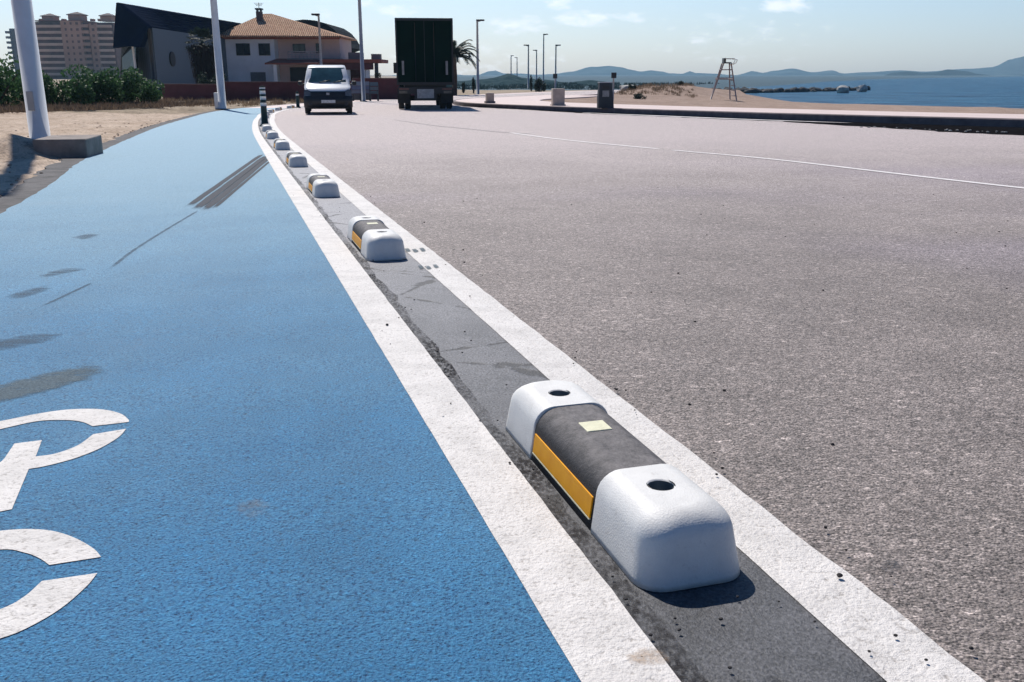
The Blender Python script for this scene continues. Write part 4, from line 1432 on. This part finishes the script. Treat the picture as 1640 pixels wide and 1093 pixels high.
def wall_run(name, label, pts, hts, th, mat, capmat):
    r = thing(name, label, 'wall', (*pts[0], zg(pts[0][1])))
    mb, cb = MB(), MB()
    x0, y0 = pts[0]; z0 = zg(y0)
    for (a, b, h) in zip(pts, pts[1:], hts):
        d = (Vector(b) - Vector(a)).normalized(); n = Vector((-d.y, d.x)) * th / 2
        def ring(p, lo, hi, k=1.0): return [(p[0] - x0 - n.x * k, p[1] - y0 - n.y * k, lo), (p[0] - x0 + n.x * k, p[1] - y0 + n.y * k, lo), (p[0] - x0 + n.x * k, p[1] - y0 + n.y * k, hi), (p[0] - x0 - n.x * k, p[1] - y0 - n.y * k, hi)]
        mb.loft([ring(a, -0.3, h), ring(b, -0.3, h)], True, True, False)
        cb.loft([ring(a, h + 0.002, h + 0.07, 1.35), ring(b, h + 0.002, h + 0.07, 1.35)], True, True, False)
    recalc(mb.build('wall_face', mat, r)); recalc(cb.build('coping', capmat, r))
    return r


wp = [P(x, 150, Y)[:2] for x, Y in ((262, 64), (352, 62), (480, 63), (566, 64), (700, 66))]
wall_run('boundary_wall', 'long dark maroon wall in front of the white house', wp, [0.95, 1.10, 1.15, 1.32], 0.25, M_red, simple('coping_dark', (0.12, 0.05, 0.05), 0.8))


def hoarding():
    Y = 60.5; lx, lz, loc = frame(586, Y, zg(60))
    r = thing('hoarding', 'blue grey panel of horizontal boards standing right of the white van', 'hoarding', loc)
    for i, (t, b) in enumerate(((131, 137.5), (138.2, 144), (144.8, 150))):
        MB().box(lx(561), lx(590), -0.05 - 0.01 * i, 0.0, lz(b), lz(t)).build('board', simple(('hoarding_blue', 'hoarding_blue_dark', 'hoarding_blue_grey')[i], ((0.13, 0.17, 0.24), (0.08, 0.105, 0.19), (0.10, 0.12, 0.17))[i], 0.7, var=0.3, scale=2), r)
        MB().box(lx(591), lx(604), -0.04 - 0.01 * i, 0.0, lz(b + .5), lz(t + 1)).build('board', simple(('hoarding_teal', 'hoarding_teal_dark', 'hoarding_teal_grey')[i], ((0.06, 0.10, 0.14), (0.09, 0.12, 0.15), (0.06, 0.09, 0.11))[i], 0.7, var=0.3, scale=2), r)
    for a in (563, 575, 590.5, 603): MB().box(lx(a) - 0.05, lx(a) + 0.05, 0.002, 0.1, 0, lz(133)).build('post', M_dark, r)
    MB().box(lx(561), lx(590), 0.01, 0.05, 0.05, lz(151)).build('lower_board', simple('hoarding_grey', (0.075, 0.075, 0.08), 0.8, var=0.4, scale=3), r)


hoarding()


# ------------------------------------------------------------------ plants
M_bush = mat_leaf('bush_leaves', (0.022, 0.065, 0.026), (0.085, 0.175, 0.062))
M_bushd = mat_leaf('dark_bush_leaves', (0.010, 0.022, 0.016), (0.028, 0.045, 0.03))
M_dry = mat_leaf('dry_grass_blades', (0.13, 0.085, 0.055), (0.30, 0.22, 0.14))
M_drydark = mat_leaf('dry_scrub', (0.07, 0.05, 0.038), (0.20, 0.145, 0.10))
M_frond = mat_leaf('palm_frond', (0.008, 0.018, 0.014), (0.022, 0.04, 0.028))
M_skirt = mat_leaf('dead_palm_leaves', (0.014, 0.010, 0.010), (0.040, 0.027, 0.024))
M_bark = simple('bark', (0.07, 0.05, 0.04), 0.95, var=0.4, scale=6, bump=0.6)


def leaf(mb, c, size, rng, up=0.3, asp=0.5):
    d = Vector((rng.uniform(-1, 1), rng.uniform(-1, 1), rng.uniform(-1, 1) + up)).normalized()
    a = d.cross(Vector((rng.uniform(-1, 1), rng.uniform(-1, 1), rng.uniform(-1, 1)))).normalized()
    c = Vector(c); L = d * size; W = a * size * asp
    mb.poly([c - L * 0.5, c + W * 0.5, c + L * 0.5, c - W * 0.5])


def bush(name, label, loc, sx, sy, sz, n, size, mat, seed, group=None, cat='bush', stems=True, lumps=9):
    rng = random.Random(seed)
    r = thing(name, label, cat, loc, 0, group)
    mb = MB()
    L = [(rng.uniform(-0.72, 0.72) * sx, rng.uniform(-0.6, 0.6) * sy, rng.uniform(0.25, 0.72) * sz, rng.uniform(0.26, 0.46)) for _ in range(lumps)]
    for i in range(n):
        x0, y0, z0, q = L[i % lumps]
        d = Vector((rng.gauss(0, 1), rng.gauss(0, 1), rng.gauss(0, 1))).normalized() * (rng.random() ** 0.35)
        p = (x0 + d.x * q * sx, y0 + d.y * q * sy, max(0.03, z0 + d.z * q * sz * 1.05))
        leaf(mb, p, size * rng.uniform(0.6, 1.3), rng)
    mb.build('foliage', mat, r)
    if stems:
        sb = MB()
        for k in range(5):
            x0, y0, z0, q = L[k % lumps]
            sb.tube([(x0 * 0.3, y0 * 0.3, -0.05), (x0 * 0.7, y0 * 0.7, z0 * 0.6), (x0, y0, z0)], [0.05, 0.035, 0.015], 6)
        sb.build('stem', M_bark, r)
    return r


HG = 'green shrubs along the sandy verge'
for i, (px, Y, w, h, lab) in enumerate((
        (-30, 41, 2.1, 1.95, 'dark green shrub at the left edge of the photo, behind the thick pole'),
        (22, 43, 1.5, 1.9, 'rounded green shrub just left of the thick pole, with the tallest top'),
        (95, 44, 1.7, 1.65, 'low green shrub just right of the thick pole'),
        (142, 45.5, 1.5, 1.55, 'middle green shrub below the apartment block'),
        (186, 47, 1.4, 1.65, 'green shrub below the sports hall entrance'),
        (222, 49, 1.1, 1.1, 'small lowest green shrub at the right end of the hedge'))):
    X = P(px, 150, Y)[0]
    bush('shrub', lab, (X, Y, zg(Y) + 0.15), w * 1.15, 1.3, h, 2600, 0.20, M_bush, 30 + i, HG)

# fan palm with a shirt of dead leaves, left of the house


def fan_palm():
    Y = 72.0; X, _, Zt = P(324, 75, Y); z = zg(Y)
    r = thing('fan_palm', 'shaggy dark palm tree with dead leaf skirt, left of the white house', 'palm tree', (X, Y, z))
    h = P(324, 70, Y)[2] - z
    rng = random.Random(4)
    MB().tube([(0, 0, -0.1), (0.05, 0, h * 0.5), (0, 0, h)], [0.30, 0.26, 0.24], 12).build('trunk', M_bark, r)
    sk = MB()
    for i in range(2600):
        t = rng.random(); zz = h * (0.20 + 0.78 * t); a = rng.uniform(0, 2 * PI); rad = (0.55 + 0.55 * t ** 0.7) * rng.uniform(0.4, 1.05)
        c = Vector((rad * math.cos(a), rad * math.sin(a), zz)); d = Vector((math.cos(a) * 0.35, math.sin(a) * 0.35, -1)).normalized() * 0.42
        sd = Vector((-math.sin(a), math.cos(a), 0)) * 0.05
        sk.poly([c - sd, c + sd, c + d])
    sk.build('dead_leaf_skirt', M_skirt, r)
    cr = MB()
    for i in range(80):
        a = rng.uniform(0, 2 * PI); el = rng.uniform(-0.55, 1.25); L = rng.uniform(0.65, 1.0)
        d = Vector((math.cos(a) * math.cos(el), math.sin(a) * math.cos(el), math.sin(el)))
        c = Vector((0, 0, h)) + d * L
        side = d.cross(Vector((0, 0, 1))).normalized()
        cr.poly([Vector((0, 0, h)) - side * 0.02, Vector((0, 0, h)) + side * 0.02, c])
        for k in range(13):
            b = (k / 12 - 0.5) * 2.5
            dd = (d * math.cos(b) + side * math.sin(b)).normalized()
            tip = c + dd * rng.uniform(0.32, 0.5) + Vector((0, 0, -0.12 * abs(b)))
            ws = (side * math.cos(b) - d * math.sin(b)) * 0.04
            cr.poly([c - ws * 0.4, c + dd * 0.2 + ws, tip, c + dd * 0.2 - ws])
    cr.build('crown', M_frond, r)
    return r


fan_palm()
bush('shrub', 'dark shrub under the shaggy palm, against the maroon wall', (P(338, 150, 68)[0], 68, zg(68)), 0.95, 0.9, 2.0, 1500, 0.2, M_bushd, 77, HG)


def date_palm(px, py, Y, label, L=1.9, z=None):
    X, _, Zt = P(px, py, Y); z = zg(Y) if z is None else z
    r = thing('date_palm', label, 'palm tree', (X, Y, z))
    h = Zt - z
    rng = random.Random(12)
    MB().tube([(0, 0, -0.1), (0.06, 0, h * 0.5), (0, 0, h)], [0.22, 0.19, 0.17], 10).build('trunk', M_bark, r)
    cr = MB()
    for i in range(30):
        a = i * 2.399; el = 1.3 - 1.15 * (i / 30)
        pts = []
        for k in range(9):
            t = k / 8; s = t * L * rng.uniform(0.97, 1.03)
            e = el - 0.62 * t * t
            pts.append(Vector((math.cos(a) * s * math.cos(el - 0.5 * t), math.sin(a) * s * math.cos(el - 0.5 * t), h + s * math.sin(e))))
        cr.tube(pts, [0.03 - 0.003 * k for k in range(9)], 5)
        for k in range(1, 40):
            t = k / 40 * 8; j = min(7, int(t)); p = pts[j].lerp(pts[j + 1], t - j); d = (pts[j + 1] - pts[j]).normalized()
            sd = d.cross(Vector((0, 0, 1))).normalized()
            for s in (-1, 1):
                tip = p + (sd * s * 0.75 + d * 0.55 - Vector((0, 0, 0.35))) * 0.42 * (1 - 0.5 * abs(k / 40 - 0.45))
                cr.poly([p - d * 0.045, p + d * 0.045, tip])
    cr.build('crown', M_frond, r)
    return r


date_palm(727, 92, 78, 'date palm partly hidden behind the right side of the truck', 2.1)

# dark round bush, cypresses and small scrub on the far shore land
bush('round_tree', 'round dark bushy tree on the shore road, left of the pale concrete block', (P(864, 150, 95)[0], 95, -0.67), 0.62, 0.6, 1.15, 1500, 0.16, M_bushd, 51, cat='bush')
for px, Y, h, lab in ((850.5, 100, 1.95, 'slim dark cypress just left of the round dark tree'), (758.5, 88, 1.35, 'slim dark cypress at the foot of the tallest shore lamp'), (742, 90, 0.9, 'short thin cypress right beside the truck')):
    bush('cypress_tree', lab, (P(px, 150, Y)[0], Y, -0.67), 0.17, 0.17, h, 500, 0.13, M_bushd, int(px), 'thin cypresses on the shore land', 'tree', True, 7)
bush('shrub', 'small dark shrub on top of the wall end right of the terrace', (P(605.5, 150, 65.5)[0], 65.5, zg(66) + 1.32), 0.26, 0.26, 0.42, 420, 0.09, M_bushd, 88, HG, stems=True)
for i, (px, Y, w, h, lab) in enumerate(((1026, 66, 0.55, 0.40, 'low dark shrub on the dune right of the litter bin'), (1090, 81, 0.28, 0.42, 'tiny round dark shrub on the dune crest, left of the lifeguard chair'), (1012, 76, 0.34, 0.45, 'small dark shrub on the dune behind the litter bin'))):
    X = P(px, 150, Y)[0]
    bush('shrub', lab, (X, Y, dune_z(X, Y)), w, w, h, 600, 0.1, M_bushd, 60 + i, 'dune shrubs')


def scatter(name, mat, spots, hrange, size, n_each, seed, spread=0.25, up=1.2, asp=0.12):
    rng = random.Random(seed); mb = MB()
    for (x, y, z, k) in spots:
        for j in range(n_each):
            h = rng.uniform(*hrange) * k
            a = rng.uniform(0, 2 * PI); rr = rng.random() * spread * k
            p = Vector((x + rr * math.cos(a), y + rr * math.sin(a), z - 0.02))
            t = p + Vector((rng.gauss(0, 0.35) * h, rng.gauss(0, 0.35) * h, h))
            w = Vector((math.cos(a + 1), math.sin(a + 1), 0)) * size * k
            mb.poly([p - w, p + w, t])
    return struct(mb.build(name, mat), 'stuff')


def verge_z(X, Y): return zg(Y) + 0.02


rng = random.Random(3); sp = []
while len(sp) < 1300:
    Y = rng.uniform(31, 50); X = rng.uniform(-34, -12)
    d = LEFT.signed(X, Y)[0]
    if d < -2.2 - max(0, (42 - Y)) * 0.45: sp.append((X, Y, zg(Y) + 0.16, rng.uniform(0.4, 1.2)))
scatter('dry_scrub', M_drydark, sp, (0.04, 0.24), 0.035, 26, 5, 0.75)
sp = []
while len(sp) < 500:
    Y = rng.uniform(50, 63); X = rng.uniform(-34, -11.5)
    if LEFT.signed(X, Y)[0] < -0.5: sp.append((X, Y, zg(Y) - 0.02, rng.uniform(0.4, 1.0)))
scatter('dry_grass', M_dry, sp, (0.15, 0.4), 0.02, 20, 6, 0.4)
sp = []
while len(sp) < 90:
    Y = rng.uniform(14.5, 19); X = rng.uniform(-12.5, -9.2)
    if math.hypot(X - (-10.8), (Y - 16.6) * 0.8) < 1.3: sp.append((X, Y, zg(Y) + 0.0, rng.uniform(0.5, 1.2)))
scatter('green_weeds', M_bush, sp, (0.10, 0.28), 0.012, 16, 7, 0.15)
# scrub covered plain beyond the road and dune vegetation
sp = []
while len(sp) < 700:
    Y = 112 * (1.9 ** rng.random()); X = rng.uniform(-0.08, 0.25) * Y
    if (LEFT.signed(X, Y)[0] < -2 or Y > 122) and SHORE.signed(X, Y)[0] < -4: sp.append((X, Y, -0.95, rng.uniform(0.35, 0.9)))
scatter('scrub_plain', mat_leaf('far_scrub_leaves', (0.02, 0.045, 0.05), (0.045, 0.075, 0.075)), sp, (0.15, 0.75), 0.14, 14, 8, 1.1)
sp = []
while len(sp) < 260:
    px = rng.uniform(985, 1110); Y = rng.uniform(72, 88); X = P(px, 150, Y)[0]
    if KERB.signed(X, Y)[0] > 2 and SHORE.signed(X, Y)[0] < -1.5: sp.append((X, Y, dune_z(X, Y), rng.uniform(0.4, 1.0)))
scatter('dune_grass', M_dry, sp, (0.15, 0.4), 0.03, 16, 9, 0.5)

# ------------------------------------------------------------------ promenade furniture


def on_prom(px, py):
    x, y = G(px, py, 0.2); return x, y, zprom(x, y)


x, y, z = on_prom(893.5, 169)
r = thing('concrete_block', 'upright pale concrete block on the promenade, left of the litter bin', 'block', (x, y, z), 0.1, 'upright concrete blocks on the promenade')
bevel(MB().box(-0.27, 0.27, -0.27, 0.27, 0, 0.74).build('block_body', M_conc, r), 0.02)
MB().box(-0.31, 0.31, -0.31, 0.31, -0.02, 0.06).build('plinth', M_conc, r)
x, y, z = on_prom(784.5, 165)
r = thing('concrete_block', 'smaller weathered concrete block at the promenade corner near the tallest shore lamp', 'block', (x, y, z), 0.2, 'upright concrete blocks on the promenade')
bevel(MB().box(-0.19, 0.19, -0.2, 0.2, 0, 0.50).build('block_body', M_conc, r), 0.02)
MB().box(-0.24, 0.24, -0.25, 0.25, -0.02, 0.10).build('plinth', M_kerb, r)

x, y, z = on_prom(969.5, 173)
r = thing('litter_bin', 'dark litter bin with a pale panel on the promenade edge', 'litter bin', (x, y, z), 0.08)
rg = [[(s * w - 0.02 * k, d, zz) for s, d in ((-1, -0.2), (1, -0.2), (1, 0.2), (-1, 0.2))] for k, (w, zz) in enumerate(((0.315, 0), (0.30, 0.4), (0.245, 0.93), (0.24, 0.97)))]
bevel(recalc(MB().loft(rg, True, True, False).build('bin_body', simple('bin_dark_paint', (0.016, 0.024, 0.036), 0.5), r)), 0.015)
MB().box(-0.17, 0.10, -0.225, -0.203, 0.44, 0.68).build('panel', simple('bin_panel_pale', (0.24, 0.25, 0.26), 0.6, var=0.4, scale=12), r)
MB().box(-0.17, 0.10, -0.214, -0.2025, 0.74, 0.86).build('opening', M_black, r)
MB().box(-0.30, 0.22, -0.23, 0.23, 0.975, 1.01).build('lid', M_galv, r)


# lifeguard chair on the beach
def chair():
    Y = 72.0
    X = P(1165, 150, Y)[0]; z = ground_z(X, Y)
    lx, lz, loc = frame(1162, Y, z)
    r = thing('lifeguard_chair', 'tall spindly metal lifeguard chair standing on the beach', 'lifeguard chair', loc)
    mt = simple('chair_worn_steel', (0.30, 0.235, 0.235), 0.5, 0.1)
    top = lz(102)
    for (a, y0) in ((1137, -0.55), (1143, 0.75), (1182, -0.55), (1177, 0.75)):
        tx = 1158 if a < 1160 else 1170
        g = MB().tube([(lx(a), y0, -0.25), (lx(tx), y0 * 0.45, top)], 0.05, 8)
        g.build('leg', mt, r)
    for py in (112, 127):
        f = (py - 102) / 63
        xa, xb = lx(1158 - 21 * f), lx(1170 + 12 * f)
        ya, yb = -0.25 - 0.3 * f, 0.34 + 0.41 * f
        b = MB(); zz = lz(py)
        for p, q in (((xa, ya), (xb, ya)), ((xb, ya), (xb, yb)), ((xb, yb), (xa, yb)), ((xa, yb), (xa, ya))): b.bar((p[0], p[1], zz), (q[0], q[1], zz), 0.035)
        b.build('cross_brace', mt, r)
    MB().box(lx(1149), lx(1176), -0.3, 0.42, lz(126), lz(124.5)).build('platform', mt, r)
    ld = MB()
    for k in range(7):
        f = k / 7.0; ld.bar((lx(1171 + 11 * f), -0.27 - 0.28 * f, lz(104 + 58 * f)), (lx(1171 + 9 * f), 0.33 + 0.38 * f, lz(104 + 58 * f)), 0.03)
    ld.build('ladder_rungs', mt, r)
    MB().box(lx(1158), lx(1170), -0.35, 0.35, lz(102), lz(100)).build('seat', M_black, r)
    MB().box(lx(1158), lx(1161), -0.35, 0.35, lz(100), lz(93.5)).build('backrest', M_black, r)
    ar = MB()
    for yy in (-0.36, 0.36): ar.tube([(lx(1160), yy, lz(94.5)), (lx(1174), yy, lz(94.5)), (lx(1179), yy, lz(96.5)), (lx(1177), yy, lz(101)), (lx(1172), yy, lz(104))], 0.025, 6)
    ar.build('armrest', mt, r)
    return r


chair()
# a dark boulder-like mound beside the chair and stones
M_rock = simple('breakwater_rock', (0.055, 0.055, 0.055), 0.9, var=0.5, scale=1.2, bump=0.8, bscale=6)
M_rockp = simple('pale_rock', (0.40, 0.39, 0.37), 0.9, var=0.3, scale=1.5, bump=0.6, bscale=8)


def rock_mesh(mb, c, sx, sy, sz, seed):
    bm = bmesh.new(); bmesh.ops.create_icosphere(bm, subdivisions=2, radius=1.0)
    n0 = len(mb.v)
    for v in bm.verts:
        d = v.co.normalized(); k = 1 + 0.30 * noise.noise(d * 1.6 + Vector((seed, seed * 1.7, 0))) + 0.14 * noise.noise(d * 4 + Vector((seed, 0, 5)))
        mb.v.append((c[0] + d.x * sx * k, c[1] + d.y * sy * k, c[2] + d.z * sz * k))
    for f in bm.faces: mb.f.append(tuple(n0 + v.index for v in f.verts)); mb.smooth.append(False)
    bm.free()


RG = 'dark boulders of the breakwater'
rng = random.Random(21)
protos = []
for k in range(4):
    mb = MB(); rock_mesh(mb, (0, 0, 0), 1.0, 0.8, 0.62, 3.3 * k + 1)
    protos.append(mb)
NR = 62
meshes = []
for i in range(NR):
    px = 1085 + (1388 - 1085) * i / (NR - 1) + rng.uniform(-2, 2)
    py = 152.0 - 7.0 * (px - 1085) / 303
    X, Y, Z = Gz(px, py, SEA_Z)
    s = rng.uniform(0.5, 0.95) * (1.15 if px < 1220 else 0.9)
    if i < 4:
        o = protos[i].build('boulder', M_rock)
        meshes.append(o)
    else:
        o = meshes[i % 4].copy(); COL.objects.link(o)
    o.location = (X, Y + rng.uniform(-1.2, 1.2), Z + 0.12); o.scale = (s, s, s * rng.uniform(0.8, 1.3)); o.rotation_euler = (rng.uniform(-.3, .3), rng.uniform(-.3, .3), rng.uniform(0, 6.28))
    tag(o, 'dark boulder in the long breakwater behind the lifeguard chair', 'rock', RG)
for px, py, s, lab in ((1344, 149, 0.85, 'pale rounded boulder at the end of the breakwater, left of two'), (1375, 147, 0.80, 'pale rounded boulder at the tip of the breakwater, right of two')):
    X, Y, Z = Gz(px, py, SEA_Z)
    mb = MB(); rock_mesh(mb, (0, 0, 0), s * 1.1, s * 0.9, s * 0.85, px * 0.1)
    o = mb.build('boulder', M_rockp, loc=(X, Y - 1.5, Z + 0.45)); tag(o, lab, 'rock', 'pale boulders on the breakwater')
for px, py, sx, sz, m, lab in ((1182, 148.5, 1.1, 0.62, M_rock, 'large dark reddish boulder behind the right legs of the lifeguard chair'), (1006, 151, 0.8, 0.35, M_rockp, 'pale heap of stone on the dune right of the litter bin')):
    if px > 1100: X, Y, Z = Gz(px, py, SEA_Z)
    else:
        Y = 78; X = P(px, 150, Y)[0]; Z = dune_z(X, Y)
    mb = MB(); rock_mesh(mb, (0, 0, 0), sx, sx * 0.7, sz, px * 0.3)
    o = mb.build('boulder', m, loc=(X, Y, Z + 0.1)); tag(o, lab, 'rock')

# loose grit on the strip, lines and road edge
gb = MB(); rng = random.Random(40)
for i in range(170):
    s = STRIP.s_at_Y(1.2 + 9 * rng.random() ** 1.7); d = rng.choice((rng.uniform(-0.16, 0.16), rng.uniform(-0.3, 0.5), rng.gauss(-0.14, 0.02), rng.gauss(0.33, 0.05)))
    q = STRIP.off(s, d); k = rng.uniform(0.0018, 0.0042) * (1.6 if rng.random() < 0.08 else 1)
    rock_mesh(gb, (q.x, q.y, zg(q.y) + 0.012 + k * 0.3), k, k * 0.8, k * 0.7, i * 1.1)
for i in range(60):
    Y = 2 + 8 * rng.random(); q = Vector((rng.uniform(-0.25, 0.55) * Y + 0.6, Y)); k = rng.uniform(0.003, 0.006)
    if STRIP.signed(q.x, q.y)[0] > 0.35: rock_mesh(gb, (q.x, q.y, zg(q.y) + k * 0.4), k, k * 0.8, k * 0.7, i * 2.1)
struct(gb.build('loose_grit', simple('grit', (0.045, 0.04, 0.04), 0.9, var=0.5, scale=30)), 'stuff')
sb = MB()
for i in range(700):
    s = rng.uniform(3, 34); q = LEFT.off(s, -0.25 - 7 * rng.random() ** 1.5); k = rng.uniform(0.008, 0.026)
    rock_mesh(sb, (q.x, q.y, zg(q.y) + 0.01), k, k * 0.8, k * 0.6, i * 0.7)
for i, (Y, d, k) in enumerate(GRAVEL):
    q = KERB.off(KERB.s_at_Y(Y), -3.0 + d); rock_mesh(gs, (q.x, q.y, zg(q.y) + k * 0.4), k * 1.6, k, k * 0.8, i * 1.9)
struct(gs.build('gutter_stones', M_rockp), 'stuff')
struct(sb.build('verge_stones', simple('verge_stone', (0.34, 0.26, 0.20), 0.95, var=0.5, scale=9)), 'stuff')

# ------------------------------------------------------------------ air
hb = MB().box(-4300, 5300, -260, 4700, -16, 330)
hz = hb.build('haze', None)
hm = bpy.data.materials.new('haze_air'); hm.use_nodes = True
nt = hm.node_tree; nt.nodes.clear()
ho = nt.nodes.new('ShaderNodeOutputMaterial'); hv = nt.nodes.new('ShaderNodeVolumePrincipled')
hv.inputs['Color'].default_value = (0.44, 0.73, 0.97, 1); hv.inputs['Density'].default_value = 0.00021; hv.inputs['Anisotropy'].default_value = 0.2
nt.links.new(hv.outputs[0], ho.inputs['Volume'])
hz.data.materials.append(hm)
struct(hz, 'stuff')
